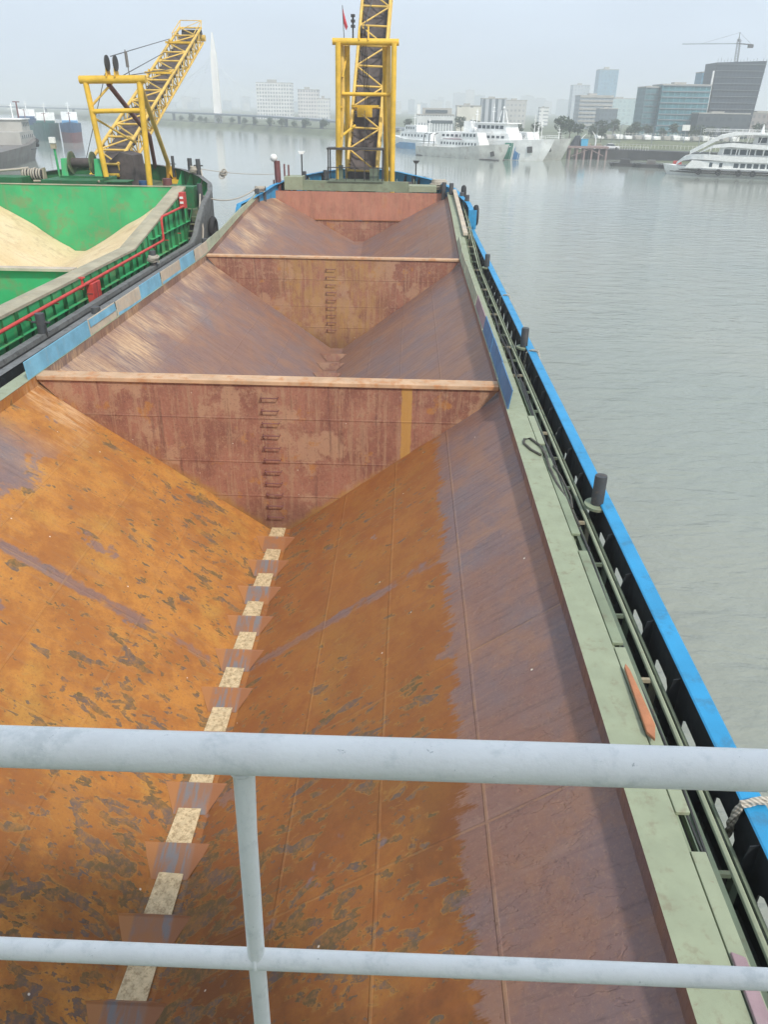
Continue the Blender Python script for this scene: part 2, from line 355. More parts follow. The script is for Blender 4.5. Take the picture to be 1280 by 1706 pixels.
# ------------------------------------------------------------------ mesh helpers
class MB:
    def __init__(s): s.v = []; s.f = []
    def poly(s, pts):
        n = len(s.v); s.v += [tuple(p) for p in pts]; s.f.append(tuple(range(n, n + len(pts)))); return s
    def box(s, x0, x1, y0, y1, z0, z1):
        n = len(s.v)
        s.v += [(x0, y0, z0), (x1, y0, z0), (x1, y1, z0), (x0, y1, z0), (x0, y0, z1), (x1, y0, z1), (x1, y1, z1), (x0, y1, z1)]
        s.f += [tuple(n + i for i in q) for q in ((0, 3, 2, 1), (4, 5, 6, 7), (0, 1, 5, 4), (1, 2, 6, 5), (2, 3, 7, 6), (3, 0, 4, 7))]
        return s
    def bar(s, a, b, w, h=None, up=(0, 0, 1)):
        h = h or w; a, b = Vector(a), Vector(b); d = (b - a).normalized(); u = Vector(up)
        if abs(d.dot(u)) > .98: u = Vector((0, 1, 0))
        r = d.cross(u).normalized() * w / 2; u = r.cross(d).normalized() * h / 2
        n = len(s.v)
        for p in (a, b):
            for q in (-r - u, r - u, r + u, -r + u): s.v.append(tuple(p + q))
        s.f += [(n, n + 3, n + 2, n + 1), (n + 4, n + 5, n + 6, n + 7)] + [(n + i, n + (i + 1) % 4, n + 4 + (i + 1) % 4, n + 4 + i) for i in range(4)]
        return s
    def tube(s, pts, r, k=10, cap=True):
        pts = [Vector(p) for p in pts]; rr = r if isinstance(r, (list, tuple)) else [r] * len(pts)
        n0 = len(s.v); prev = None
        for i, p in enumerate(pts):
            d = ((pts[min(i + 1, len(pts) - 1)] - pts[max(i - 1, 0)])).normalized()
            if prev is None:
                u = Vector((0, 0, 1)) if abs(d.z) < .9 else Vector((1, 0, 0))
                prev = d.cross(u).normalized()
            a = (prev - d * prev.dot(d)).normalized(); b = d.cross(a); prev = a
            for j in range(k):
                t = 2 * math.pi * j / k
                s.v.append(tuple(p + (a * math.cos(t) + b * math.sin(t)) * rr[i]))
        for i in range(len(pts) - 1):
            for j in range(k):
                q = n0 + i * k
                s.f.append((q + j, q + (j + 1) % k, q + k + (j + 1) % k, q + k + j))
        if cap:
            s.f.append(tuple(n0 + j for j in range(k))[::-1]); s.f.append(tuple(n0 + (len(pts) - 1) * k + j for j in range(k)))
        return s
    def ring(s, c, R_, r, axis='x', k=18, m=8):
        n0 = len(s.v); c = Vector(c)
        A, B, N = {'x': ((0, 1, 0), (0, 0, 1), (1, 0, 0)), 'y': ((1, 0, 0), (0, 0, 1), (0, 1, 0)), 'z': ((1, 0, 0), (0, 1, 0), (0, 0, 1))}[axis]
        A, B, N = Vector(A), Vector(B), Vector(N)
        for i in range(k):
            t = 2 * math.pi * i / k; e = A * math.cos(t) + B * math.sin(t)
            for j in range(m):
                p = 2 * math.pi * j / m
                s.v.append(tuple(c + e * (R_ + r * math.cos(p)) + N * r * math.sin(p)))
        for i in range(k):
            for j in range(m):
                s.f.append((n0 + i * m + j, n0 + ((i + 1) % k) * m + j, n0 + ((i + 1) % k) * m + (j + 1) % m, n0 + i * m + (j + 1) % m))
        return s
    def ball(s, c, r, k=10, m=6, sq=(1, 1, 1)):
        n0 = len(s.v)
        for i in range(m + 1):
            a = math.pi * i / m
            for j in range(k):
                t = 2 * math.pi * j / k
                s.v.append((c[0] + r * sq[0] * math.sin(a) * math.cos(t), c[1] + r * sq[1] * math.sin(a) * math.sin(t), c[2] + r * sq[2] * math.cos(a)))
        for i in range(m):
            for j in range(k):
                q = n0 + i * k; s.f.append((q + j, q + k + j, q + k + (j + 1) % k, q + (j + 1) % k))
        return s
    def grid(s, rows):
        """rows: list of equal-length lists of points"""
        n0 = len(s.v); w = len(rows[0])
        for r in rows: s.v += [tuple(p) for p in r]
        for i in range(len(rows) - 1):
            for j in range(w - 1):
                q = n0 + i * w + j; s.f.append((q, q + 1, q + w + 1, q + w))
        return s
    def prism(s, pts, vec):
        """closed outline pts swept by vec"""
        n0 = len(s.v); k = len(pts); vec = Vector(vec)
        s.v += [tuple(p) for p in pts] + [tuple(Vector(p) + vec) for p in pts]
        s.f.append(tuple(range(n0, n0 + k))[::-1]); s.f.append(tuple(range(n0 + k, n0 + 2 * k)))
        for i in range(k): s.f.append((n0 + i, n0 + (i + 1) % k, n0 + k + (i + 1) % k, n0 + k + i))
        return s
    def build(s, name, mat, parent=None, smooth=False, bevel=0, kind=None, label=None):
        me = bpy.data.meshes.new(name); me.from_pydata(s.v, [], s.f); me.update()
        o = bpy.data.objects.new(name, me); col.objects.link(o)
        o.data.materials.append(M[mat] if isinstance(mat, str) else mat)
        if smooth:
            for p in me.polygons: p.use_smooth = True
            try: me.set_sharp_from_angle(angle=R(40))
            except Exception: pass
        if bevel:
            b = o.modifiers.new('bevel', 'BEVEL'); b.width = bevel; b.segments = 2; b.limit_method = 'ANGLE'
        if parent is not None:
            o.parent = parent
            # vertices are in scene coordinates; only the thing's Empty carries an offset
            if parent.type == 'EMPTY': o.matrix_parent_inverse = Matrix.Translation(parent.location).inverted()
        if kind: o['kind'] = kind
        if label: o['label'] = label
        return o

def thing(name, label, cat, loc=(0, 0, 0), group=None):
    o = bpy.data.objects.new(name, None); col.objects.link(o); o.location = loc; o.empty_display_size = .3
    return tag(o, label, cat, group)
def tag(o, label, cat, group=None):
    o['label'] = label; o['category'] = cat
    if group: o['group'] = group
    return o
def lerp(pts, y):
    if y <= pts[0][0]: return pts[0][1]
    for (a, u), (b, v) in zip(pts, pts[1:]):
        if y <= b: return u + (v - u) * (y - a) / (b - a)
    return pts[-1][1]
def frange(a, b, n): return [a + (b - a) * i / (n - 1) for i in range(n)]
def sag(a, b, drop, n=14):
    a, b = Vector(a), Vector(b)
    return [a.lerp(b, t) - Vector((0, 0, drop * 4 * t * (1 - t))) for t in frange(0, 1, n)]

# ------------------------------------------------------------------ setting: water, land, road
w = MB(); w.poly([(-3400, -300, 0), (3400, -300, 0), (3400, 4200, 0), (-3400, 4200, 0)])
w.build('water', 'water', kind='structure')
SHORE = [(-900, 1500), (-420, 900), (-230, 640), (-154, 540), (-98, 484), (-36, 392), (-2, 330), (26, 282), (40, 255), (46, 244), (56, 243), (66, 236), (84, 224), (110, 208), (160, 190), (320, 150)]
def land_sheet(z0, z1, inset, name, mat):
    b = MB()
    top = [(x + inset * .55, y + inset, z1) for x, y in SHORE]
    b.grid([[(x, y, z0) for x, y in SHORE], top])
    b.grid([top, [(x + 40 + 900 * .4, y + 2300, z1) for x, y in SHORE]])
    return b.build(name, mat, kind='structure')
land_sheet(-1.0, 2.5, 3.0, 'quay_ground', 'earth')
fl = MB(); fl.grid([[(-3300, 1350, -1), (-1300, 1250, -1), (-500, 1450, -1), (100, 2000, -1)], [(-3300, 1400, 3), (-1300, 1290, 3), (-500, 1490, 3), (100, 2060, 3)], [(-3300, 4000, 5), (-1300, 4000, 5), (-500, 4000, 5), (100, 4000, 5)]])
fl.build('far_shore', 'earth', kind='structure')
g = MB(); g.grid([[(60, 262, 2.52), (72, 255, 2.52), (100, 240, 2.52), (150, 226, 2.52)], [(82, 332, 2.52), (100, 326, 2.52), (130, 314, 2.52), (190, 296, 2.52)]])
g.build('grass_field', 'grass', kind='structure')
g = MB(); g.grid([[(50, 244.5, 2.53), (60, 241.5, 2.53), (90, 224, 2.53), (150, 200, 2.53)], [(53, 252, 2.53), (64, 249, 2.53), (94, 232, 2.53), (154, 208, 2.53)]])
g.build('quay_road', 'asphalt', kind='structure')
q = MB(); q.grid([[(49, 243.4, z) for z in (-1, 2.6)], [(61, 240.6, z) for z in (-1, 2.6)], [(90, 222.2, z) for z in (-1, 2.6)], [(140, 202, z) for z in (-1, 2.6)]])
q.grid([[(49, 243.4, 2.6), (49.3, 244.4, 2.6)], [(61, 240.6, 2.6), (61.3, 241.6, 2.6)], [(90, 222.2, 2.6), (90.3, 223.2, 2.6)], [(140, 202, 2.6), (140.3, 203, 2.6)]])
q.build('quay_wall_edge', 'asphalt', kind='structure')  # wall given a dark asphalt tone in place of its shadow

# ------------------------------------------------------------------ the rusty hopper barge we stand on
CX = -3.7
barge = thing('hopper_barge', 'large empty rusty hopper barge with orange V-shaped holds and bright blue gunwale, filling the foreground', 'barge', (CX, 20, 0))
ZC = [(-20, 5.45), (40, 5.45), (44, 5.8), (50, 6.33), (59, 6.95), (80, 6.95)]
zc = lambda y: lerp(ZC, y)
XR, XL = 2.6, -10.3
AFT = 1.9
BH = (20.4, 40.3, 59.0)
zbot = lambda y: .78 if y < 41 else .78 + (y - 41) / 18 * 2.7
# hold slopes, one mesh per side of each bay
def ys_range(a, b, st): n = max(2, int((b - a) / st) + 1); return frange(a, b, n)
for a, b in ((AFT, BH[0]), (BH[0] + .02, BH[1]), (BH[1] + .02, BH[2])):
    for side in (1, -1):
        m = MB(); rows = []
        for y in ys_range(a, b, .45):
            xt, xb = (XR, CX + .32) if side > 0 else (XL, CX - .32)
            zt = zc(y) - .28
            row = []
            for i in range(15):
                t = i / 14; x = xt + (xb - xt) * t; z = zt + (zbot(y) - zt) * t
                dn = .022 * (mnoise.noise(Vector((x * .9, y * .55, 1.3 + side))) + .5 * mnoise.noise(Vector((x * 2.1, y * 1.2, 4)))) * (0 if i in (0, 14) else 1)
                row.append((x - side * dn * .6, y, z + dn))
            rows.append(row)
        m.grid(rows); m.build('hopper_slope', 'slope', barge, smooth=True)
    f = MB(); f.grid([[(CX - .34, y, zbot(y) + .01), (CX + .34, y, zbot(y) + .01)] for y in ys_range(a, b, 1)])
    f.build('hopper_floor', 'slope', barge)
# bulkheads
for y in BH:
    zt = zc(y) - .1
    m = MB(); n = 13
    for s in (0, .04):
        rows = []
        for k in range(9):
            t = k / 8; z = zt + (zbot(y) - .05 - zt) * t
            xr = XR if z > zt - .2 else XR + (CX + .3 - XR) * (zt - .2 - z) / (zt - .2 - zbot(y) + .05)
            xl = XL if z > zt - .2 else XL + (CX - .3 - XL) * (zt - .2 - z) / (zt - .2 - zbot(y) + .05)
            rows.append([(xl + (xr - xl) * j / (n - 1), y + s + .012 * mnoise.noise(Vector((j * .9, z * .9, y))), z) for j in range(n)])
        m.grid(rows)
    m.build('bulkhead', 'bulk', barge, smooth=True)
    if y < 50:
        wd, th = (.52, .10) if y < 30 else (.40, .08)
        b = MB(); b.box(XL + .02, XR - .02, y - .06, y - .06 + wd, zc(y) - .1, zc(y) - .1 + th + .02)
        b.build('cross_beam', 'beam', barge, bevel=.015)
# knuckle seam of the front bulkhead
m = MB(); m.box(-6.95, -.62, 58.93, 59.0, 4.93, 4.98); m.build('knuckle_strip', 'saddle', barge)
# aft end plate of the hold
m = MB(); m.box(XL, XR, AFT - .1, AFT, .2, 5.35); m.build('bulkhead', 'bulk', barge)
# ladder rungs set on the two bulkheads
def rungs(xc, y, ztop, zlow, n):
    for i in range(n):
        z = ztop - (ztop - zlow) * i / (n - 1); wv = .24
        m = MB(); d = .10
        m.tube([(xc - wv, y, z), (xc - wv, y - d, z), (xc + wv, y - d, z), (xc + wv, y, z)], .016, 6)
        m.tube([(xc - wv, y - .01, z - .14), (xc - wv, y - .01, z + .02)], .012, 5)
        m.build('ladder_rung', 'maroon', barge)
rungs(-3.78, 20.38, 5.0, 1.25, 11)
rungs(-3.95, 40.27, 4.9, 1.8, 9)
# cream gate plates and the steel saddles between them
gy = [2.25 + 1.335 * i for i in range(14)]
gy = [y for y in gy if y < 20.3]
for i, y in enumerate(gy):
    m = MB(); jx, jy = .03 * math.sin(i * 2.3), .06 * math.sin(i * 3.1)
    m.prism([(CX - .23 + jx, y + .05, .80), (CX + .22 + jx, y + .05, .80), (CX + .215 + jx, y + .86 + jy, .80), (CX - .20 + jx, y + .88 + jy, .80)], (0, 0, .03)); m.build('gate_plate', 'gate', barge)
    h = .17; wt = .565; ya = y - .02
    s = MB()
    tl, tr = (CX - wt, ya, .78 + h), (CX + wt, ya, .78 + h)
    bl, br = (CX - .30, ya - .56, .80), (CX + .30, ya - .56, .80)
    fl_, fr_ = (CX - .30, ya + .16, .80), (CX + .30, ya + .16, .80)
    tl2, tr2 = (CX - wt - .02, ya + .03, .80 + h), (CX + wt + .02, ya + .03, .80 + h)
    s.poly([bl, br, tr, tl]); s.poly([fr_, fl_, tl2, tr2]); s.poly([tl, tr, tr2, tl2])
    s.build('saddle_plate', 'saddle', barge)
for i in range(4):      # bays further forward: dull saddles only
    for y0 in (22.0, 33.5):
        y = y0 + i * 1.6
        s = MB(); h = .3; wt = .31 + h * 1.32
        s.poly([(CX - .3, y - .4, .8), (CX + .3, y - .4, .8), (CX + wt, y, .78 + h), (CX - wt, y, .78 + h)])
        s.poly([(CX + .3, y + .3, .8), (CX - .3, y + .3, .8), (CX - wt, y, .78 + h), (CX + wt, y, .78 + h)])
        s.build('saddle_plate', 'bulk', barge)
# coaming: inner lip, flat top strip and outer face, following the sheer
ysl = ys_range(-1, 40, 4) + [41, 42.5, 44, 47, 50, 53, 56, 59]
for side in (1, -1):
    X = (lambda d: XR + d) if side > 0 else (lambda d: XL - d)       # d measured outboard of the inner edge
    m = MB(); m.grid([[(X(0), y, zc(y) - .3), (X(.0), y, zc(y))] for y in ysl])
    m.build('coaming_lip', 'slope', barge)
    m = MB()
    m.grid([[(X(-.01), y, zc(y) + .012), (X(.46), y, zc(y) + .012), (X(.47), y, zc(y) - .05)] for y in ysl])
    m.build('coaming_top', 'sage', barge)
    m = MB(); m.grid([[(X(.47), y, zc(y) - .04), (X(.52), y, zc(y) - .06), (X(.55), y, zc(y) - .18), (X(.56), y, 4.36)] for y in ysl])
    m.build('coaming_side', 'sage_coam', barge)
    for i, y in enumerate(ys_range(2, 57, 1.8)):
        m = MB(); m.prism([(X(.56), y, zc(y) - .2), (X(.78), y, zc(y) - .45), (X(.82), y, 4.4), (X(.56), y, 4.36)], (0, .02, 0))
        m.build('coaming_bracket', 'sage_coam', barge)
# raised cover strips beside the top strip (broken into lengths)
for a, b in ((9.0, 11.6), (12.2, 15.6), (6.0, 8.9), (3.0, 5.5), (16.4, 18.2)):
    m = MB(); m.box(3.08, 3.24, a, b, 5.40, 5.455); m.build('cover_strip', 'sage_coam' if a in (9.0, 12.2) else 'sage', barge, bevel=.01)
m = MB(); m.box(3.25, 3.42, 1, 22, 5.16, 5.19); m.box(3.25, 3.265, 1, 22, 5.19, 5.26); m.build('cable_tray', 'sage_dark', barge)
for k_, (x, z, r, mt) in enumerate(((3.50, 5.28, .035, 'sage'), (3.66, 5.12, .028, 'sage_coam'))):
    m = MB(); m.tube([(x + .03 * math.sin(y * .15), y, zc(y) - 5.45 + z) for y in ys_range(1, 56, 2)], r, 8); m.build('deck_pipe', mt, barge, smooth=True)
for y in ys_range(2.4, 54, 1.55):
    m = MB(); m.box(3.16, 3.70, y, y + .05, zc(y) - 5.45 + 5.02, zc(y) - 5.45 + 5.08); m.box(3.62, 3.70, y - .03, y + .08, 4.4, zc(y) - 5.45 + 5.1)
    m.build('pipe_bracket', 'sage_dark' if int(y * 7) % 3 else 'khaki', barge)
for a, b, x in ((1.5, 30, 3.30), (5, 22, 3.35), (12, 27, 3.38), (20, 40, 3.33)):
    m = MB(); m.tube([(x + .03 * math.sin(y * 1.3 + a), y, zc(y) - .23) for y in ys_range(a, b, .5)], .014, 5); m.build('electric_cable', 'cable', barge)
# hull, decks
OUT = [(-14, 7.85), (50, 7.85), (54, 7.65), (58.5, 6.9), (62, 5.3), (65, 2.9), (66.4, .9), (66.6, 0)]
OUTL = [(-14, 7.85), (50, 7.85), (51.5, 7.6), (54, 6.95), (58.5, 6.2), (62, 5.0), (65, 2.8), (66.4, .9), (66.6, 0)]
def side_out(side, y): return lerp(OUT if side > 0 else OUTL, y)
def outline(yl, f=1.0): return [(CX + lerp(OUT, y) * f, y) for y in yl]
yl = [-14, 0, 10, 20, 30, 40, 50, 52, 54, 56, 58.5, 60.3, 62, 63.5, 65, 65.8, 66.4, 66.6]
def rimz(y): return lerp([(-20, 5.42), (51.6, 5.5), (52.3, 6.62), (56, 6.95), (60, 7.4), (66.6, 7.95)], y)
DECKZ = lambda y: 4.35 if y < 51.9 else lerp([(51.9, 5.7), (59, 6.25), (66.6, 6.7)], y)
m = MB()
for side in (1, -1):
    rows = []
    for y in yl:
        x = side_out(side, y); k_ = max(0, (y - 50) / 16.6)
        x_ = x if y > 51 else x - .23
        rows.append([(CX + side * x_, y, rimz(y) - .05 if y > 51 else 4.38), (CX + side * x_, y, 3.0), (CX + side * x * (1 - .35 * k_), y - 1.5 * k_, .6), (CX + side * x * (1 - .6 * k_), y - 3.5 * k_, -.6)])
    m.grid(rows)
m.build('hull', 'hull', barge, smooth=True)
for side in (1, -1):
    m = MB(); m.grid([[(CX + side * 6.75, y, 4.35), (CX + side * 7.6, y, 4.35)] for y in (-14, 0, 20, 40, 52)])
    m.build('side_deck', 'deck', barge)
m = MB(); m.grid([[(CX - side_out(-1, y) + .06, y, DECKZ(y)), (CX, y, DECKZ(y) + .05), (CX + side_out(1, y) - .06, y, DECKZ(y))] for y in (59.35, 60.5, 62, 63.5, 65, 66)])
m.build('bow_deck', 'sage_dark', barge)
for side in (1, -1):
    m = MB(); m.grid([[(CX + side * 6.9, y, DECKZ(y)), (CX + side * (side_out(side, y) - .06), y, DECKZ(y))] for y in (51.95, 54, 57, 59.3)])
    m.poly([(CX + side * 6.9, 51.95, 4.35), (CX + side * 7.75, 51.95, 4.35), (CX + side * 7.75, 51.95, 5.7), (CX + side * 6.9, 51.95, 5.7)])
    m.build('shoulder_deck', 'sage_dark', barge)
# bulwark with freeing slots (built as rails and posts between the slots) and the blue cap
for side in (1, -1):
    xi = CX + side * 7.57
    lo, hi = sorted((xi, xi + side * .02))
    m = MB(); m.box(lo, hi, -13, 51.9, 4.36, 4.68); m.box(lo, hi, -13, 51.9, 5.0, 5.46)
    y = -3.0; cuts = []
    while y < 40: cuts.append((y, y + .62)); y += 1.3
    p = -13
    for a, b in cuts: m.box(lo, hi, p, a, 4.68, 5.0); p = b
    m.box(lo, hi, p, 51.9, 4.68, 5.0)
    for a, b in cuts:    # chamfered corners of each slot
        for yy, s in ((a, 1), (b, -1)):
            m.prism([(lo, yy, 4.68), (lo, yy + s * .14, 4.68), (lo, yy, 4.8)], (.02, 0, 0)); m.prism([(lo, yy, 5.0), (lo, yy + s * .10, 5.0), (lo, yy, 4.92)], (.02, 0, 0))
    m.build('bulwark_plate', 'black', barge)
    for yy in ys_range(-2.35, 50.8, 1.3):
        m = MB(); x0 = xi - side * .02
        m.prism([(x0, yy, 5.42), (x0 - side * .10, yy, 5.40), (x0 - side * .26, yy, 4.38), (x0, yy, 4.38)], (0, .015, 0)); m.build('bulwark_stay', 'black', barge)
    m = MB()
    m.grid([[(CX + side * 7.54, y, 5.46), (CX + side * 7.56, y, 5.475), (CX + side * 7.785, y, 5.475), (CX + side * 7.81, y, 5.45), (CX + side * 7.82, y, 5.30)] for y in ys_range(-13, 51.6, 3)])
    m.build('gunwale_cap', 'blue' if side > 0 else 'rimgrey', barge)
    rows = []
    for y in [51.6, 52.3, 53, 54, 56, 58.5, 60.3, 62, 63.5, 65, 65.8, 66.4, 66.6]:
        x = side_out(side, y); z = rimz(y)
        rows.append([(CX + side * max(0, x - .30), y - .12 * (y > 58), z), (CX + side * x, y, z + .01), (CX + side * (x + .02), y, z - .12)])
    m = MB(); m.grid(rows); m.build('bow_rim', 'blue', barge)
    rows = [[(CX + side * max(0, x - .06), y - .05, DECKZ(y)), (CX + side * max(0, x - .06), y - .05, rimz(y) - .02)] for y, x in [(y, side_out(side, y)) for y in [51.6, 52.3, 54, 56, 58.5, 60.3, 62, 63.5, 65, 65.8, 66.4]]]
    m = MB(); m.grid(rows)
    if side > 0: m.poly([(CX + 7.4, 51.55, 5.46), (CX + 7.9, 51.55, 5.46), (CX + 7.9, 51.55, 6.6), (CX + 7.4, 51.55, 6.6)])
    m.build('bow_bulwark', 'blue', barge)
    for y in (60, 61.5, 63, 64.3):
        x = CX + side * (side_out(side, y) - .1); m = MB()
        m.prism([(x, y, rimz(y) - .1), (x - side * .12, y - .1, rimz(y) - .12), (x - side * .4, y - .3, DECKZ(y)), (x, y, DECKZ(y))], (0, .04, 0)); m.build('bulwark_stay', 'darksteel', barge)
# bollards standing in the bulwark
def bollard(x, y, z, h, r, parent, mat='bollard', seat=None, cross=False):
    m = MB(); m.tube([(x, y, z), (x, y, z + h - .03), (x, y, z + h)], [r, r, r * .93], 20)
    if cross: m.tube([(x - r * 2, y, z + h * .62), (x + r * 2, y, z + h * .62)], r * .28, 8)
    b = m.build('bollard', mat, parent, smooth=True)
    if seat:
        s = MB(); n = 18
        pts = [(x + (r + .12) * math.cos(2 * math.pi * i / n) * (1.0), y + (r + .16) * math.sin(2 * math.pi * i / n), z + .012) for i in range(n)]
        s.prism([(p[0], p[1], p[2] - .05) for p in pts], (0, 0, .055)); s.build('bollard_seat', seat, b)
    return b
for y in (13.45, 24.6, 38.6, -2.5):
    bollard(3.80, y, 5.42, .62, .12, barge, seat='sage_coam')
for y in (27.6, 44.0):
    bollard(-11.25, y, 4.4, 1.3, .17, barge)
for x, y, z, h in ((.2, 63.5, 6.9, .75), (1.0, 63.0, 6.9, .75), (2.35, 58.6, 6.9, .72), (2.85, 58.0, 6.9, .72), (3.75, 54.6, 6.6, .6), (3.5, 56.3, 6.6, .6), (-8.0, 62.6, 7.2, .7), (-6.6, 64.2, 7.2, .7), (-10.35, 55.6, 6.8, .45), (-10.1, 56.8, 6.8, .45)):
    bollard(x, y, z - .6, h + .6, .15, barge)
# painted boards standing on the coaming
left = [(20.0, 24.6, 'boardblue'), (24.7, 27.2, 'boardtan'), (27.3, 29.9, 'boardtan'), (30.0, 32.7, 'boardblue'), (32.8, 35.7, 'boardtan'), (35.8, 38.3, 'boardblue'), (38.4, 40.9, 'boardtan'), (41.0, 43.6, 'boardgreen'), (43.7, 46.0, 'boardgreen'), (46.1, 49.2, 'boardgreen'), (49.3, 52.6, 'boardgreen'), (52.7, 56, 'boardgreen'), (56.1, 59, 'boardgreen')]
hl = lambda y: lerp([(20, .5), (40, .56), (45, .34), (59, .22)], y)
for i, (a, b, mt) in enumerate(left):
    m = MB(); t = .035 * (-1) ** i * .3
    m.prism([(XL - .03 + t, a, zc(a) + .01), (XL - .03 + t, b, zc(b) + .01), (XL - .07 + t, b, zc(b) + hl(b)), (XL - .07 + t, a, zc(a) + hl(a))], (-.03, 0, 0))
    o = m.build('coaming_board', mt, barge, bevel=.006)
    if mt == 'boardtan' and i in (1, 2, 4):
        s = MB(); z1, z2 = (.26, hl(a) - .02) if i == 1 else (.03, .22)
        s.prism([(XL - .022 + t, a + .03, zc(a) + z1), (XL - .022 + t, b - .03, zc(b) + z1 - (.05 if i == 2 else 0)), (XL - .055 + t, b - .03, zc(b) + z2), (XL - .055 + t, a + .03, zc(a) + z2)], (-.004, 0, 0))
        s.build('paint_band', 'boardblue', o)
right = [(18.6, 21.0, 'boardshade', .52), (21.1, 23.6, 'boardshade', .52), (23.7, 26.4, 'boardshade', .52), (26.6, 30.2, 'boardrose', .42), (30.3, 33.6, 'boardgreen', .42), (33.7, 37, 'boardgreen', .4), (37.1, 40.4, 'boardgreen', .36), (40.5, 44, 'boardgreen', .3)]
for i, (a, b, mt, h) in enumerate(right):
    m = MB(); t = .012 * (i % 2)
    m.prism([(XR + .02 + t, a, zc(a) + .01), (XR + .02 + t, b, zc(b) + .01), (XR + .09 + t, b, zc(b) + h), (XR + .09 + t, a, zc(a) + h)], (.03, 0, 0))
    m.build('coaming_board', mt, barge, bevel=.006)
m = MB(); m.prism([(3.0, 45, zc(45) + .1), (3.25, 45, zc(45) + .1), (3.2, 58, zc(58) + .2), (2.95, 58, zc(58) + .2)], (0, 0, .14)); m.build('side_trunk', 'boardtan', barge)
# front coaming wall
m = MB(); m.box(-8.95, -.15, 59.05, 59.4, 6.9, 7.55); m.build('front_coaming', 'sage_coam', barge)
m = MB(); m.box(-9.0, -7.7, 59.0, 60.6, 6.9, 7.78); m.build('front_locker', 'sage', barge, bevel=.02)
m = MB(); m.box(-.14, 1.85, 59.0, 60.4, 6.9, 7.32); m.build('front_locker', 'sage', barge, bevel=.02)
m = MB(); m.box(-5.9, -1.95, 58.97, 60.9, 7.50, 7.58); m.build('platform', 'sage_dark', barge)
# maroon vent pipes, bow lamps
m = MB(); m.tube([(-9.5, 59.6, 6.4), (-9.55, 59.6, 8.75)], .22, 12); m.build('vent_pipe', 'maroon', barge, smooth=True)
for x, h in ((-9.05, 8.55), (-8.75, 8.5), (-9.85, 7.5)):
    m = MB(); m.tube([(x, 59.7, 6.4), (x, 59.7, h)], .06, 8); m.build('vent_pipe', 'maroon', barge, smooth=True)
m = MB(); m.ball((-9.75, 59.5, 8.95), .26, 12, 8); m.build('round_lamp', 'white', barge, smooth=True)
for x, y, z0, z1 in ((-7.85, 60.2, 7.0, 9.2), (.37, 64.0, 6.4, 8.5)):
    m = MB(); m.tube([(x, y, z0), (x, y, z1)], .05, 8); p = m.build('lamp_pole', 'darksteel', barge)
    m = MB(); m.prism([(x - .26, y - .1, z1 + .18), (x + .26, y - .1, z1 + .18), (x + .12, y - .1, z1 - .02), (x - .12, y - .1, z1 - .02)], (0, .25, 0)); m.build('lamp_head', 'white' if x < 0 else 'darksteel', p)
# control platform: canopy frame and railing in front of the conveyor
cf = MB()
for x in (-5.85, -2.02):
    for y in (59.2, 60.7): cf.bar((x, y, 7.55), (x, y, 9.6), .09)
cf.box(-5.95, -1.95, 59.1, 60.9, 9.55, 9.66); cf.build('control_canopy', 'darksteel', barge)
cr = MB()
for x in frange(-5.9, -2.0, 7): cr.bar((x, 59.15, 7.55), (x, 59.15, 8.42), .05)
for z in (8.42,): cr.bar((-5.92, 59.15, z), (-1.98, 59.15, z), .06)
cr.build('platform_railing', 'darksteel', barge)
cb = MB(); cb.box(-2.95, -2.3, 59.6, 60.2, 7.55, 8.4); cb.box(-5.2, -4.9, 60.1, 60.5, 7.55, 8.5); cb.build('control_console', 'sage_dark', barge)
# stern house and bridge deck the photographer stands on
m = MB(); m.box(-10.2, 2.6, -13, .35, 4.36, 10.3); m.build('bridge_house', 'white', barge)
m = MB(); m.box(-10.6, 3.0, -13, .80, 10.3, 10.42); m.build('bridge_deck', 'sage', barge)
m = MB(); m.box(-9.5, 2.0, -11, -1.9, 10.43, 14.6); m.box(-10.4, 4.3, -11.4, -1.3, 14.6, 14.75); m.build('wheelhouse', 'white', barge)  # unseen wheelhouse, roof raised and widened to shade the aft hold

# bow machinery of the near barge
for i, (x, y, lb) in enumerate(((-6.9, 61.6, 'dark anchor windlass on the bow deck left of the gantry'), (-.4, 61.8, 'dark anchor windlass on the bow deck right of the gantry'))):
    t = thing('windlass', lb, 'windlass', (x, y, 6.4))
    m = MB(); m.tube([(x - .6, y, 7.1), (x + .6, y, 7.1)], .28, 14); m.build('drum', 'darksteel', t, smooth=True)
    for dx in (-.65, .6):
        m = MB(); m.tube([(x + dx, y, 7.1), (x + dx + .06, y, 7.1)], .45, 18); m.build('drum_flange', 'sage_dark', t)
        m = MB(); m.prism([(x + dx * 1.25, y - .4, 6.3), (x + dx * 1.25, y + .4, 6.3), (x + dx * 1.25, y + .15, 7.4), (x + dx * 1.25, y - .15, 7.4)], (.08, 0, 0)); m.build('side_frame', 'sage_dark', t)

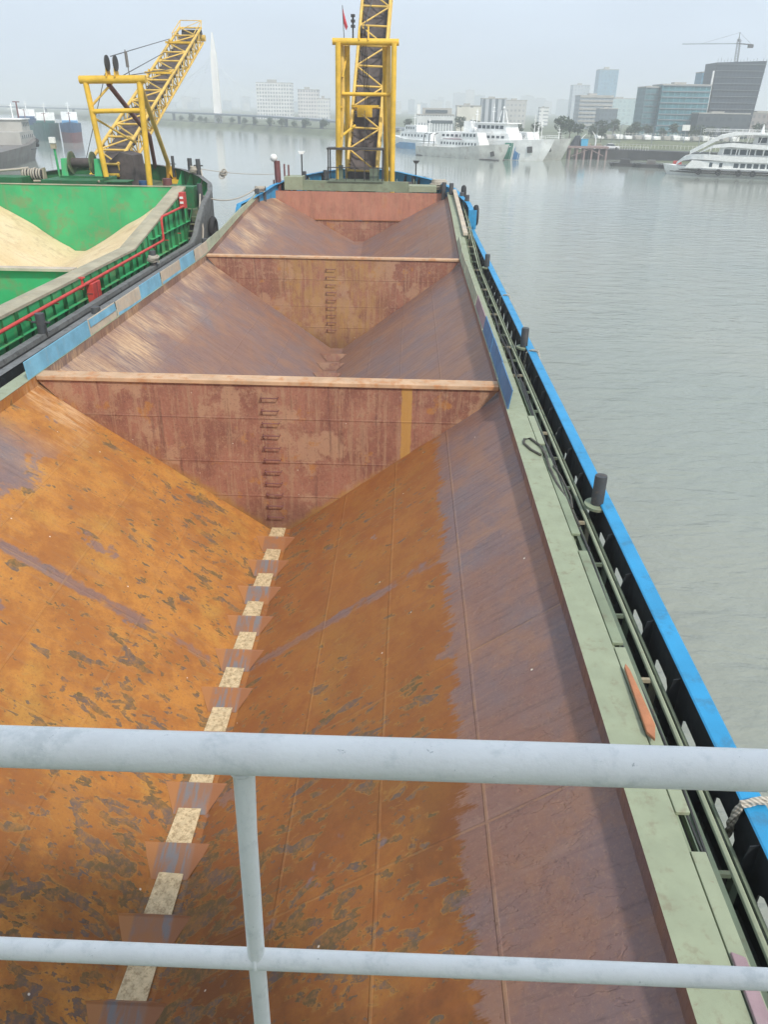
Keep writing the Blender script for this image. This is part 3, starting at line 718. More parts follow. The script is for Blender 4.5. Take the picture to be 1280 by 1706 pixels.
# hand rail in front of the camera
rail = thing('guard_rail', 'white painted pipe guard rail crossing the foreground below the camera', 'guard rail', (-.2, .74, 10.42))
m = MB(); m.tube([(x, .735 + .0015 * math.sin(x * 2), 11.452 + .001 * math.sin(x * 3)) for x in frange(-4.2, 2.9, 30)], .0268, 28); m.build('top_rail', 'rail', rail, smooth=True)
m = MB(); m.tube([(x, .735, 11.016 + .001 * math.sin(x * 4)) for x in frange(-4.2, 2.9, 30)], .0160, 22); m.build('middle_rail', 'rail', rail, smooth=True)
for x in (-.205, -1.9, 1.5, 2.85, -3.6):
    m = MB(); m.tube([(x + .006, .735, 11.438), (x + .002, .735, 11.3), (x - .003, .735, 11.03), (x - .008, .735, 10.41)], [.0150, .0135, .0135, .0135], 14)
    if abs(x + .205) < .01:
        m.ring((x + .004, .735, 11.425), .0150, .0035, 'z', 20, 6); m.ring((x - .003, .735, 11.016), .0165, .0030, 'x', 20, 6)
    m.build('post', 'rail', rail, smooth=True)

# ------------------------------------------------------------------ conveyor cranes
def truss_boom(parent, p0, p1, w_, h_, bays, mat, lean=0.0):
    """box truss from p0 to p1 (centre of the upper chords), belt lying inside"""
    p0, p1 = Vector(p0), Vector(p1); d = (p1 - p0).normalized()
    xv = Vector((1, 0, 0)); xv = (xv - d * xv.dot(d)).normalized(); nrm = xv.cross(d).normalized()
    if nrm.z < 0: nrm = -nrm
    def P(t, s, k): return p0.lerp(p1, t) + xv * s * w_ / 2 - nrm * k * h_
    for s in (-1, 1):
        for k_ in (0, 1):
            m = MB(); m.tube([P(0, s, k_), P(1, s, k_)], .115 if k_ == 0 else .10, 8); m.build('chord', mat, parent, smooth=True)
        m = MB()
        n = bays * 2
        for i in range(n):
            m.tube([P(i / n, s, 0), P(i / n, s, 1)], .05, 6)
            a, b = (0, 1) if i % 2 else (1, 0)
            m.tube([P(i / n, s, a), P((i + 1) / n, s, b)], .048, 6)
        m.build('side_lattice', mat, parent, smooth=True)
    for k_, r in ((0, .075), (1, .06)):
        m = MB()
        for i in range(bays + 1):
            m.tube([P(i / bays, -1, k_), P(i / bays, 1, k_)], r, 7)
            if i < bays:
                a = -1 if i % 2 else 1
                m.tube([P(i / bays, a, k_), P((i + 1) / bays, -a, k_)], r * .8, 7)
        m.build('top_lattice' if k_ == 0 else 'bottom_lattice', mat, parent, smooth=True)
    m = MB(); rows = []
    for i in range(21):
        t = -.02 + 1.03 * i / 20
        rows.append([P(t, s, k_) for s, k_ in ((-.86, .42), (-.5, .60), (0, .64), (.5, .60), (.86, .42))])
    m.grid(rows); m.grid([[p - nrm * .03 for p in r] for r in rows])
    bt = m.build('conveyor_belt', 'belt', parent, smooth=True)
    for i in range(1, bays * 2):
        t = i / (bays * 2)
        m = MB(); m.tube([P(t, -.95, .38), P(t, -.5, .66), P(t, .5, .66), P(t, .95, .38)], .05, 6); m.build('idler_roller', 'darksteel', parent)
    # head drum and its cheek plates
    e = P(1.0, 0, .5)
    m = MB(); m.tube([P(1.01, -.9, .5), P(1.01, .9, .5)], .38, 16); m.build('head_drum', 'darksteel', parent, smooth=True)
    m = MB(); m.tube([P(1.0, -1.15, .75) + d * .3, P(1.0, 1.2, .75) + d * .3], .28, 10); m.build('drive_motor', mat, parent, smooth=True)
    return P

cr1 = thing('conveyor_crane', 'yellow gantry and steep belt conveyor boom at the bow of the rusty barge', 'conveyor crane', (CX, 61, 6.6))
P1 = truss_boom(cr1, (-3.6, 61, 8.1), (-2.55, 77.5, 28.6), 2.15, 1.35, 15, 'palyellow')
for x in (-5.25, -1.35):
    tx = x + (.1 if x < -3 else -.02)
    m = MB(); m.tube([(x, 60.3, 6.3), (tx, 60.3, 16.05)], .19, 14); m.build('gantry_leg', 'yellow', cr1, smooth=True)
for x, b in ((-4.95, -5.15), (-1.75, -1.5)):
    m = MB(); m.tube([(b, 60.6, 8.4), (x + .05, 60.9, 12.5), (x, 61.0, 16.0)], .14, 12); m.build('gantry_leg', 'palyellow', cr1, smooth=True)
for x, b in ((-4.6, -5.0), (-2.0, -1.9)):
    m = MB(); m.tube([(b, 66.0, 6.5), (x, 61.0, 15.95)], .20, 12); m.build('gantry_strut', 'yellow', cr1, smooth=True)
m = MB(); m.tube([(-5.55, 60.5, 16.1), (-1.05, 60.5, 16.1)], .21, 16); m.build('gantry_beam', 'yellow', cr1, smooth=True)
m = MB(); m.tube([(-4.95, 60.75, 13.0), (-1.55, 60.75, 13.0)], .12, 12); m.build('gantry_tie', 'yellow', cr1, smooth=True)
for a, b, r in (((-5.1, 60.5, 10.3), (-4.2, 62.8, 11.0), .09), ((-5.0, 60.5, 12.2), (-5.0, 63.2, 10.6), .06), ((-1.4, 60.4, 9.0), (-1.5, 62.6, 11.4), .07), ((-4.9, 60.6, 14.0), (-4.6, 61.4, 15.6), .07)):
    m = MB(); m.tube([a, b], r, 8); m.build('gantry_brace', 'yellow', cr1, smooth=True)
m = MB()
for x in (-3.75, -3.15):
    m.prism([(x, 60.2, 16.2), (x, 61.1, 16.2), (x, 60.8, 17.0), (x, 60.5, 17.0)], (.07, 0, 0))
m.build('sheave_bracket', 'yellow', cr1)
for x in (-3.6, -3.35):
    m = MB(); m.ring((x, 60.65, 16.75), .26, .05, 'x'); m.build('sheave', 'darksteel', cr1)
m = MB(); m.box(-4.1, -3.0, 63.9, 64.3, 11.55, 12.2); m.box(-4.55, -2.5, 63.95, 64.1, 12.2, 12.35); m.build('sheave_box', 'yellow', cr1)
m = MB()
for dx in (-.16, -.05, .06, .17):
    m.tube([(-3.5 + dx, 60.6, 16.6), (-3.35 + dx, 64.2, 12.4)], .028, 5)
m.tube([(-3.4, 60.6, 16.9), (P1(.62, 0, 0))], .03, 5)
m.build('hoist_cable', 'cable', cr1)
m = MB(); m.tube([(-3.3, 59.9, 7.6), (-3.35, 60.4, 12)], .02, 5); m.build('hanging_cable', 'cable', cr1)
m = MB(); m.tube([(-4.15, 60.5, 16.3), (-4.15, 60.5, 16.9)], .06, 6)
for z in (16.9, 17.2, 17.5): m.tube([(-4.15, 60.5, z), (-4.15, 60.5, z + .16)], .15, 10)
m.tube([(-4.15, 60.5, 16.9), (-4.15, 60.5, 17.6)], .07, 6)
m.build('signal_lamps', 'darksteel', cr1)
m = MB(); m.tube([(-4.75, 60.5, 16.2), (-4.85, 60.5, 18.15)], .025, 5); fp = m.build('flag_staff', 'darksteel', cr1)
M['flag'] = plain('red_flag_cloth', (.58, .07, .09), .8)
m = MB(); m.grid([[(-4.83 + .0, 60.5, 18.05), (-4.76, 60.55, 17.75), (-4.68, 60.6, 17.4)], [(-4.8, 60.5, 17.6), (-4.68, 60.45, 17.2), (-4.5, 60.5, 16.95)], [(-4.79, 60.5, 17.2), (-4.72, 60.55, 16.95), (-4.6, 60.5, 16.75)]]); m.build('flag', 'flag', fp, smooth=True)
m = MB(); m.box(-4.6, -2.6, 60.9, 61.9, 6.6, 8.0); m.build('feed_hopper', 'darksteel', cr1)
m = MB(); m.tube([(P1(-.01, -.9, .5)), (P1(-.01, .9, .5))], .35, 14); m.build('tail_drum', 'darksteel', cr1, smooth=True)

# ------------------------------------------------------------------ the green sand barge alongside
GX = -20.3
gb = thing('sand_barge', 'bright green sand barge moored on the left with red fire pipe along its ribbed coaming', 'barge', (GX, 30, 0))
GZ = [(-10, 5.95), (38.8, 5.95), (49, 7.88), (60, 7.88)]
gz = lambda y: lerp(GZ, y)
gi, go = 6.15, 6.92          # inner and outer edge of the coaming top, from the centre line
GOUT = [(-14, 7.85), (48, 7.85), (52, 7.75), (54, 7.3), (57, 6.0), (60, 4.0), (62, 1.6), (62.6, 0)]
gyl = [-14, 0, 10, 20, 30, 38, 46, 47, 48.5, 50, 52, 53, 54, 55.5, 57, 58.5, 60, 61, 62, 62.6]
grz = lambda y: lerp([(-20, 5.1), (46.6, 5.15), (48.5, 6.35), (50.5, 7.15), (53, 7.6), (62.6, 8.25)], y)
GD = lambda y: 4.05 if y < 49.9 else lerp([(49.9, 6.5), (62.6, 7.2)], y)
m = MB()
for side in (1, -1):
    rows = []
    for y in gyl:
        x = lerp(GOUT, y); k_ = max(0, (y - 50) / 12.6)
        rows.append([(GX + side * x, y, grz(y) - .05), (GX + side * x, y, 3.0), (GX + side * x * (1 - .3 * k_), y - 1.2 * k_, 1.0), (GX + side * x * (1 - .6 * k_), y - 3 * k_, -.6)])
    m.grid(rows)
m.build('hull', 'rimgrey', gb, smooth=True)
for side in (1, -1):
    rows = [[(GX + side * max(0, lerp(GOUT, y) - .28), y - .15 * (y > 55), grz(y)), (GX + side * lerp(GOUT, y), y, grz(y) + .01), (GX + side * (lerp(GOUT, y) + .03), y, grz(y) - .14)] for y in gyl]
    m = MB(); m.grid(rows); m.build('gunwale_rim', 'rimgrey', gb)
    rows = [[(GX + side * max(0, lerp(GOUT, y) - .07), y - .05, GD(y) - .05), (GX + side * max(0, lerp(GOUT, y) - .07), y - .05, grz(y) - .02)] for y in gyl]
    m = MB(); m.grid(rows); m.build('bulwark', 'greendark', gb)
    m = MB(); m.grid([[(GX + side * 6.85, y, 4.05), (GX + side * 7.8, y, 4.05)] for y in (-14, 10, 30, 49.9)]); m.build('side_deck', 'greendeck', gb)
    m = MB(); rows = []
    for y in ysl[:1] + [-13, 5, 15, 25, 32, 38.8, 42, 45, 49]:
        rows.append([(GX + side * gi, y, gz(y) - .25), (GX + side * gi, y, gz(y)), (GX + side * (gi + .35), y, gz(y) + .05), (GX + side * go, y, gz(y)), (GX + side * go, y, gz(y) - .10)])
    rows.sort(key=lambda r: r[0][1]); m.grid(rows); m.build('coaming_top', 'khaki', gb)
    m = MB(); m.grid([[(GX + side * (go - .05), y, gz(y) - .08), (GX + side * (go - .05), y, 4.05)] for y in (-13, 5, 15, 25, 32, 38.8, 42, 45, 49.05)])
    m.build('coaming_side', 'green', gb)
    for i, y in enumerate(ys_range(12, 48.8, .98)):
        big = i % 2 == 0; d = .24 if big else .13
        m = MB(); zt = gz(y) - .1; lo_ = 4.07 if big else 4.6
        m.prism([(GX + side * (go - .05), y, zt), (GX + side * (go - .05 + d * .6), y, zt), (GX + side * (go - .05 + d), y, lo_), (GX + side * (go - .05), y, lo_)], (0, .018, 0))
        m.build('coaming_rib', 'greendark', gb)
    m = MB()
    x0, x1 = sorted((GX + side * (go - .04), GX + side * (go + .14)))
    m.box(x0, x1, 12, 48.9, 5.02, 5.05); m.build('coaming_stringer', 'green', gb)
    if side > 0:
        m = MB(); m.box(x0, x1, 41.3, 48.9, 5.98, 6.01); m.build('coaming_stringer', 'green', gb)
m = MB(); m.grid([[(GX - max(0, lerp(GOUT, y) - .08), y, GD(y)), (GX, y, GD(y) + .05), (GX + max(0, lerp(GOUT, y) - .08), y, GD(y))] for y in (49.95, 52, 54, 57, 60, 62.3)])
m.poly([(GX + 6.86, 49.93, 4.05), (GX + 7.78, 49.93, 4.05), (GX + 7.78, 49.93, 6.5), (GX + 6.86, 49.93, 6.5)]); m.build('bow_deck', 'greendeck', gb)
for i in range(6):     # steps up to the bow deck
    z = 4.05 + 2.45 * (i + 1) / 7; y = 46.6 + 3.2 * (i + 1) / 7
    m = MB(); m.box(GX + 6.98, GX + 7.66, y, y + .34, z - .04, z); m.build('stair_tread', 'greendeck', gb)
for x in (6.95, 7.68):
    m = MB(); m.bar((GX + x, 46.6, 4.1), (GX + x, 49.9, 6.55), .04, .16); m.build('stair_stringer', 'greendark', gb)
# hold: bulkheads and slopes
for y, nm in ((48.9, 'bulkhead'), (33.2, 'bulkhead')):
    m = MB(); zt = gz(y) - .02 if y > 40 else gz(y) - .05
    m.grid([[(GX - gi + 2 * gi * j / 12, y + .015 * math.sin(j * 2.2), zt + (2.6 - zt) * k_ / 6) for j in range(13)] for k_ in range(7)])
    m.build(nm, 'green', gb, smooth=True)
m = MB(); m.box(GX - gi, GX + go, 48.85, 49.1, 7.86, 7.9); m.build('bulkhead_cap', 'khaki', gb)
m = MB(); m.box(GX - gi + .01, GX + gi - .01, 32.95, 33.45, 5.88, 5.99); m.build('cross_beam', 'boardtan', gb)
for side in (1, -1):
    m = MB(); m.grid([[(GX + side * gi, y, gz(y) - .24), (GX + side * .3, y, 2.4)] for y in (0, 15, 33.15)]); m.build('hopper_slope', 'green', gb)
    m = MB(); m.grid([[(GX + side * gi, y, gz(y) - .24), (GX + side * .3, y, 2.4)] for y in (33.5, 38.8, 48.88)]); m.build('hopper_slope', 'greendeck', gb)
# the sand lying in the forward hold
rows = []
for i in range(46):
    y = 33.46 + (48.86 - 33.46) * i / 45; r = []
    s = (y - 33.4) / 15.4
    vz = 3.1 + 1.02 * s
    for j in range(41):
        x = GX - gi + .02 + (2 * gi - .04) * j / 40
        if x > GX + .35: z = vz + (gz(y) - .45 - vz) * ((x - GX - .35) / (gi - .35)) ** 1.02
        elif x < GX - .25: z = vz + min((GX - .25 - x) * (.60 - .03 * (1 - s)), 3.1)
        else: z = vz
        z += .10 * mnoise.noise(Vector((x * .6, y * .4, 0))) + .045 * mnoise.noise(Vector((x * 2.2, y * 1.3, 2)))
        r.append((x, y, z))
    rows.append(r)
m = MB(); m.grid(rows)
sd_ = m.build('sand_heap', 'sand', None, smooth=True); tag(sd_, 'pale yellow sand heaped in the forward hold of the green barge', 'sand heap')
# fire main and boxes
m = MB(); xp = GX + 7.17
m.tube([(xp, 8, 5.48), (xp, 30.8, 5.66), (xp, 42.5, 5.76), (xp, 42.72, 5.85), (xp, 42.72, 6.8), (xp, 42.9, 6.92), (xp, 47.2, 6.98)], .065, 10); m.build('fire_pipe', 'red', gb, smooth=True)
m = MB(); m.box(GX + 7.0, GX + 7.32, 31.9, 32.8, 4.62, 5.62); fb = m.build('fire_box', 'red', gb, bevel=.02)
m = MB(); m.box(GX + 7.32, GX + 7.335, 32.33, 32.36, 4.66, 5.58); m.box(GX + 7.0, GX + 7.3, 31.885, 31.9, 5.2, 5.24); m.build('door_seam', 'maroon', fb)
m = MB(); m.box(GX + 6.95, GX + 7.25, 47.2, 47.75, 6.85, 7.72); fb = m.build('fire_box', 'red', gb, bevel=.02)
m = MB(); m.box(GX + 7.0, GX + 7.2, 47.18, 47.2, 7.38, 7.5); m.build('white_mark', 'white', fb)
m = MB(); m.box(GX + 7.0, GX + 7.2, 47.18, 47.2, 7.12, 7.24); m.build('white_mark', 'white', fb)
for y in ys_range(14, 46, 2.4):
    m = MB(); zz = 5.45 + (y - 8) * .0085 - .09; m.box(GX + 6.88, GX + 7.2, y, y + .05, zz - .04, zz) ; m.build('pipe_bracket', 'red', gb)
m = MB(); m.tube([(GX + 7.17, 31.3, 5.6), (GX + 7.17, 31.3, 5.95)], .05, 8); m.ring((GX + 7.17, 31.3, 5.98), .12, .02, 'z'); m.build('valve', 'red', gb)
for x, y, z, h in ((7.72, 26.0, 5.1, .72), (7.72, 38.9, 5.12, .72), (7.3, 50.8, 7.0, .9), (5.6, 57.6, 7.9, 1.0), (4.6, 59.2, 7.9, .95), (3.0, 60.6, 7.6, 1.3)):
    b = bollard(GX + x, y, z - .1, h + .1, .16 if h < 1.2 else .11, gb, cross=(h >= 1.0 or y == 26.0))
for i, y in enumerate((18.2, 22.6, 29.3, 36.0, 40.5)):
    m = MB(); m.tube([(GX + 7.35, y, 4.05), (GX + 7.35, y, 4.3), (GX + 7.35, y, 4.34)], [.09, .09, .15], 10); m.ring((GX + 7.35, y, 4.42), .1, .02, 'z'); m.build('deck_vent', 'greendark', gb)
for y in (51, 52.5, 54, 55.5, 57, 58.5, 60):
    x = lerp(GOUT, y) - .1; m = MB()
    m.prism([(GX + x, y, grz(y) - .1), (GX + x - .15, y - .1, grz(y) - .12), (GX + x - .5, y - .3, GD(y)), (GX + x, y, GD(y))], (0, .04, 0)); m.build('bulwark_stay', 'green', gb)
m = MB(); m.box(GX + 5.4, GX + 7.0, 50.4, 51.6, 6.5, 7.75); m.build('deck_locker', 'greendark', gb, bevel=.03)
# winch, windlass, lamp post and raised platform on the bow deck
m = MB(); m.box(GX - 2.3, GX + 1.1, 50.2, 54.0, 6.6, 8.02); m.build('winch_platform', 'greendark', gb, bevel=.03)
m = MB(); m.box(GX - 6.4, GX - 3.4, 50.0, 51.6, 6.6, 8.15); m.build('deck_locker', 'greendark', gb, bevel=.03)
wn_ = thing('winch', 'green winch with black cable drum beside the yellow gantry on the green barge', 'winch', (GX - .5, 52.6, 8.02))
m = MB(); m.tube([(GX - 1.15, 52.6, 8.85), (GX + .15, 52.6, 8.85)], .28, 20); m.build('drum', 'belt', wn_, smooth=True)
for x in (GX - 1.2, GX + .15):
    m = MB(); m.tube([(x, 52.6, 8.85), (x + .07, 52.6, 8.85)], .66, 28); m.build('drum_flange', 'greendeck', wn_)
for x, w_ in ((GX - 1.75, .42), (GX + .35, .5)):
    m = MB(); m.prism([(x, 52.1, 8.03), (x, 53.2, 8.03), (x, 52.95, 9.1), (x, 52.35, 9.1)], (w_, 0, 0)); m.build('winch_frame', 'green', wn_, bevel=.03)
m = MB(); m.box(GX - 1.8, GX + .9, 52.0, 53.3, 8.025, 8.12); m.build('winch_base', 'greendark', wn_)
wl_ = thing('windlass', 'small rope covered windlass on the bow deck of the green barge, left of the winch', 'windlass', (GX - 3.2, 52, 6.6))
m = MB(); m.tube([(GX - 3.9, 51.6, 8.2), (GX - 2.7, 51.6, 8.2)], .26, 14); m.build('drum', 'darksteel', wl_, smooth=True)
for x in (GX - 4.0, GX - 2.65):
    m = MB(); m.prism([(x, 51.2, 6.7), (x, 52.0, 6.7), (x, 51.75, 8.6), (x, 51.45, 8.6)], (.09, 0, 0)); m.build('side_frame', 'khaki', wl_)
m = MB()
for i in range(7):
    x = GX - 3.85 + i * .17; m.ring((x, 51.6, 8.22), .31 + .03 * math.sin(i * 2), .055, 'x', 16, 6)
m.tube([(GX - 6.6, 51.0, 8.25), (GX - 5.2, 51.1, 8.42), (GX - 4.1, 51.4, 8.5), (GX - 3.5, 51.5, 8.58)], .07, 8); m.build('wound_rope', 'rope', wl_, smooth=True)
lp = thing('lamp_post', 'short green lamp post with square white floodlight beside the winch on the green barge', 'lamp post', (GX - 1.95, 52.6, 8))
m = MB(); m.tube([(GX - 1.95, 52.3, 8.0), (GX - 2.02, 52.3, 9.9)], .07, 10); m.build('pole', 'green', lp)
m = MB(); m.box(GX - 2.2, GX - 1.85, 52.1, 52.35, 9.95, 10.3); m.build('floodlight', 'white', lp, bevel=.02)
m = MB(); m.box(GX - 2.16, GX - 1.88, 52.15, 52.4, 9.65, 9.93); m.build('ballast_box', 'khaki', lp)

# odds and ends crowding the bow deck of the green barge
for i, (x, y, r, h, mt, lb) in enumerate(((3.4, 52.2, .3, .9, 'deepblue', 'dark blue oil drum on the green barge bow deck'), (4.3, 54.3, .3, .9, 'maroon', 'maroon oil drum on the green barge bow deck'))):
    m = MB(); m.tube([(GX + x, y, 7.0), (GX + x, y, 7.0 + h)], r, 16)
    for zz in (.02, .3, .6, .88): m.ring((GX + x, y, 7.0 + h * zz), r, .02, 'z', 16, 5)
    o = m.build('oil_drum', mt, None, smooth=True); tag(o, lb, 'oil drum')
m = MB(); m.box(GX + 1.6, GX + 2.8, 50.6, 51.8, 6.6, 7.9); m.box(GX + 1.5, GX + 2.9, 50.5, 51.9, 7.9, 7.97); m.build('deck_locker', 'greendark', gb, bevel=.02)
m = MB(); m.tube([(GX - 2.9, 50.6, 7.9), (GX + 1.2, 50.6, 7.95)], .07, 8); m.build('deck_pipe', 'khaki', gb)

cr2 = thing('conveyor_crane', 'yellow gantry with long slanting belt conveyor boom on the bow of the green barge', 'conveyor crane', (GX, 55, 7))
P2 = truss_boom(cr2, (GX - .6, 56.5, 8.55), (GX - .72, 84, 18.55), 2.0, 1.25, 13, 'palyellow')
m = MB(); m.tube([(-19.95, 52.0, 13.42), (-15.95, 52.0, 13.5)], .22, 16); m.build('gantry_beam', 'yellow', cr2, smooth=True)
m = MB(); m.tube([(-19.62, 52, 13.4), (-19.2, 52.1, 8.1)], .17, 12); m.build('gantry_leg', 'yellow', cr2, smooth=True)
m = MB(); m.tube([(-16.35, 52, 13.4), (-16.5, 52.1, 7.0)], .18, 12); m.build('gantry_leg', 'yellow', cr2, smooth=True)
m = MB(); m.tube([(-19.5, 52, 11.75), (-16.4, 52, 11.85)], .13, 12); m.build('gantry_tie', 'yellow', cr2, smooth=True)
m = MB(); m.tube([(-16.4, 52.2, 13.2), (-17.6, 60.4, 8.4), (-17.85, 61.0, 7.4)], .16, 10); sg = m.build('gantry_strut', 'palyellow', cr2, smooth=True)
m = MB(); m.prism([(-17.4, 60.6, 7.35), (-16.4, 60.6, 7.35), (-17.5, 60.6, 8.2), (-17.9, 60.6, 8.2)], (0, .7, 0)); m.box(-18.1, -16.2, 60.2, 61.6, 6.9, 7.34); m.build('strut_foot', 'yellow', sg)
m = MB(); m.tube([(-18.3, 52.2, 13.2), (-18.6, 60.0, 10.2), (-19.3, 63, 7.2)], .15, 10); m.build('gantry_strut', 'maroon', cr2, smooth=True)
for a, b in (((-19.5, 52, 12.0), (-18.1, 52.3, 13.3)), ((-19.4, 52, 11.4), (-17.9, 54.5, 10.0))):
    m = MB(); m.tube([a, b], .07, 8); m.build('gantry_brace', 'palyellow', cr2)
for x in (-18.25, -17.75):
    m = MB(); m.prism([(x, 51.7, 13.6), (x, 52.5, 13.6), (x, 52.25, 14.35), (x, 51.95, 14.5)], (.07, 0, 0)); m.build('sheave_bracket', 'yellow', cr2)
    m = MB(); m.tube([(x + .08, 51.95, 14.3), (x + .15, 51.95, 14.3)], .42, 20); m.build('sheave', 'darksteel', cr2)
m = MB(); m.tube([(-17.9, 52, 14.65), P2(.86, -1, -.2)], .028, 5); m.build('hoist_cable', 'cable', cr2)
m = MB(); m.tube([(-17.6, 52.1, 13.6), P2(.62, 1, -.1)], .028, 5); m.build('hoist_cable', 'cable', cr2)
m = MB(); m.tube([(-17.5, 52.1, 13.6), P2(.74, -.6, -.2)], .028, 5); m.build('hoist_cable', 'cable', cr2)
m = MB(); m.tube([(-18.3, 51.9, 13.8), (GX - .2, 52.6, 9.1)], .022, 5); m.build('hoist_cable', 'cable', cr2)
m = MB(); m.tube([(-16.9, 52, 13.6), (-17.0, 52, 15.0)], .03, 6); m.tube([(-16.95, 52, 14.1), (-16.97, 52, 14.9)], .09, 8); m.build('signal_lamps', 'shipgrey', cr2)
for t in (.58, .84):
    m = MB(); a, b = P2(t, -1.25, -.12), P2(t, 1.0, -.12); m.bar(a, b, .22, .16); m.ring(tuple(a + Vector((.35, 0, .05))), .18, .05, 'x'); m.build('cable_anchor', 'yellow', cr2)
e = P2(1.0, 0, -.35)
m = MB()
for s in (-1, 1):
    m.tube([P2(1.0, s, 0), P2(1.02, s, -.35)], .04, 6); m.tube([P2(.9, s, 0), P2(.9, s, -.3)], .035, 6); m.tube([P2(.9, s, -.3), P2(1.02, s, -.35)], .04, 6)
m.tube([P2(1.02, -1, -.35), P2(1.02, 1, -.35)], .04, 6); m.tube([P2(.9, -1, -.3), P2(1.02, 1, -.35)], .03, 6); m.build('head_frame', 'palyellow', cr2)
m = MB(); m.prism([(-21.6, 56.6, 6.9), (-18.7, 56.6, 6.9), (-18.9, 56.6, 9.1), (-19.7, 56.6, 9.3), (-21.2, 56.6, 8.2)], (0, 2.2, 0)); m.build('feed_chute', 'belt', cr2)
m = MB(); m.tube([P2(-.01, -1, .5), P2(-.01, 1, .5)], .12, 10); m.build('tail_bar', 'yellow', cr2)

# ------------------------------------------------------------------ ropes, tyres, loose things on the near barge
def rope(pts, r, label, group=None, mat='rope', name='mooring_rope', cat='rope', fibre=True):
    pts = [Vector(p) for p in pts]
    m = MB()
    if fibre:      # three twisted strands
        L = 0; out = [[], [], []]
        for i in range(len(pts) - 1):
            n = max(3, int((pts[i + 1] - pts[i]).length / max(.03, r * 1.5)))
            n = min(n, 60)
            for j in range(n):
                p = pts[i].lerp(pts[i + 1], j / n); d = (pts[i + 1] - pts[i]).normalized()
                u = d.cross(Vector((0, 0, 1)) if abs(d.z) < .9 else Vector((1, 0, 0))).normalized(); v = d.cross(u); L += 1
                for s in range(3):
                    a = L * .7 + s * 2.094; out[s].append(p + (u * math.cos(a) + v * math.sin(a)) * r * .5)
        for o_ in out: m.tube(o_, r * .6, 5)
    else: m.tube(pts, r, 7)
    o = m.build(name, mat, None, smooth=True); tag(o, label, cat, group); return o
rope([(3.84, 6.2, 4.9), (3.78, 6.12, 5.2), (3.82, 6.1, 5.50), (4.02, 6.12, 5.54), (4.2, 6.15, 5.52), (4.26, 6.2, 5.1)], .045, 'thick pale rope looped over the blue gunwale at the lower right edge')
rope([(3.80, 24.2, 4.9), (3.82, 24.0, 5.4), (3.95, 23.9, 5.52), (4.14, 23.8, 5.52), (4.2, 23.6, 5.2)], .035, 'pale rope over the blue gunwale just aft of the second bollard')
rope([(3.80, 32.2, 4.9), (3.82, 32.1, 5.4), (3.95, 32.0, 5.52), (4.14, 31.9, 5.52), (4.2, 31.8, 5.2)], .03, 'pale rope over the blue gunwale between the second and farthest bollards')
rope(sag((GX + 7.4, 50.9, 7.2), (-10.4, 56.0, 7.3), .5), .04, 'slack mooring rope between the green barge and the rusty barge bows', fibre=False)
rp = sag((GX + 5.6, 57.6, 8.3), (-9.6, 59.6, 7.9), .15)
rope(rp, .022, 'thin taut line running from the green barge to the rusty barge', fibre=False)
m = MB(); random.seed(3)
for i in range(9):
    c = rp[4] + Vector((random.uniform(-.12, .12), random.uniform(-.1, .1), random.uniform(-.3, .08)))
    m.ring(tuple(c), random.uniform(.12, .2), .035, random.choice('xyz'), 12, 5)
o = m.build('rope_bundle', 'rope', None, smooth=True); tag(o, 'knotted rope bundle hanging on the thin line over the water', 'rope bundle')
def coil(cx, cy_, cz, R0, n, r, label):
    m = MB(); pts = []
    for i in range(n * 14):
        a = i * 2 * math.pi / 14; rr = R0 * (1 + .18 * math.sin(i * .37)); pts.append((cx + rr * math.cos(a), cy_ + rr * math.sin(a), cz + i * r * 1.4 / 14 + .02 * math.sin(i)))
    m.tube(pts, r, 6); o = m.build('rope_coil', 'rope', None, smooth=True); tag(o, label, 'rope coil')
coil(GX + 5.3, 57.8, 8.0, .32, 6, .05, 'pale rope wound around the bow bollards of the green barge')
coil(GX + 7.72, 38.9, 5.3, .24, 5, .045, 'white rope wound on the green barge bollard below the coaming kink')
coil(2.0, 60.6, 7.0, .5, 5, .09, 'coil of pale rope on the bow deck right of the conveyor')
coil(-10.3, 56.2, 7.0, .3, 5, .05, 'rope wound around the left bow bollards of the rusty barge')
rope([(GX + 7.3, 50.8, 7.4), (GX + 7.5, 49.6, 6.6), (GX + 7.9, 48.4, 5.6), (GX + 7.95, 47.6, 4.4)], .05, 'rope trailing down the green barge side by the steps', fibre=False)
rope([(GX + 5.8, 57.5, 8.2), (GX + 6.1, 56.6, 7.7), (GX + 6.0, 55.2, 7.0), (GX + 5.9, 54, 7.1)], .05, 'rope end dangling from the green barge bow bollard', fibre=False)
def tyre(x, y, z, axis, label, group=None, R_=.42):
    m = MB(); m.ring((x, y, z), R_, .17, axis, 24, 10); o = m.build('fender_tyre', 'tyre', None, smooth=True); tag(o, label, 'tyre', group)
tyre(4.42, 55.0, 5.9, 'x', 'black tyre fender hung on the blue right shoulder of the rusty barge', R_=.5)
tyre(3.75, 58.6, 6.9, 'x', 'black tyre fender on the right bow rim, farther forward', R_=.4)
tyre(-11.05, 55.0, 5.9, 'x', 'black tyre fender hung at the left bow of the rusty barge', R_=.5)
tyre(-12.2, 50.2, 5.4, 'x', 'black tyre fender hung on the grey bow side of the green barge', R_=.55)
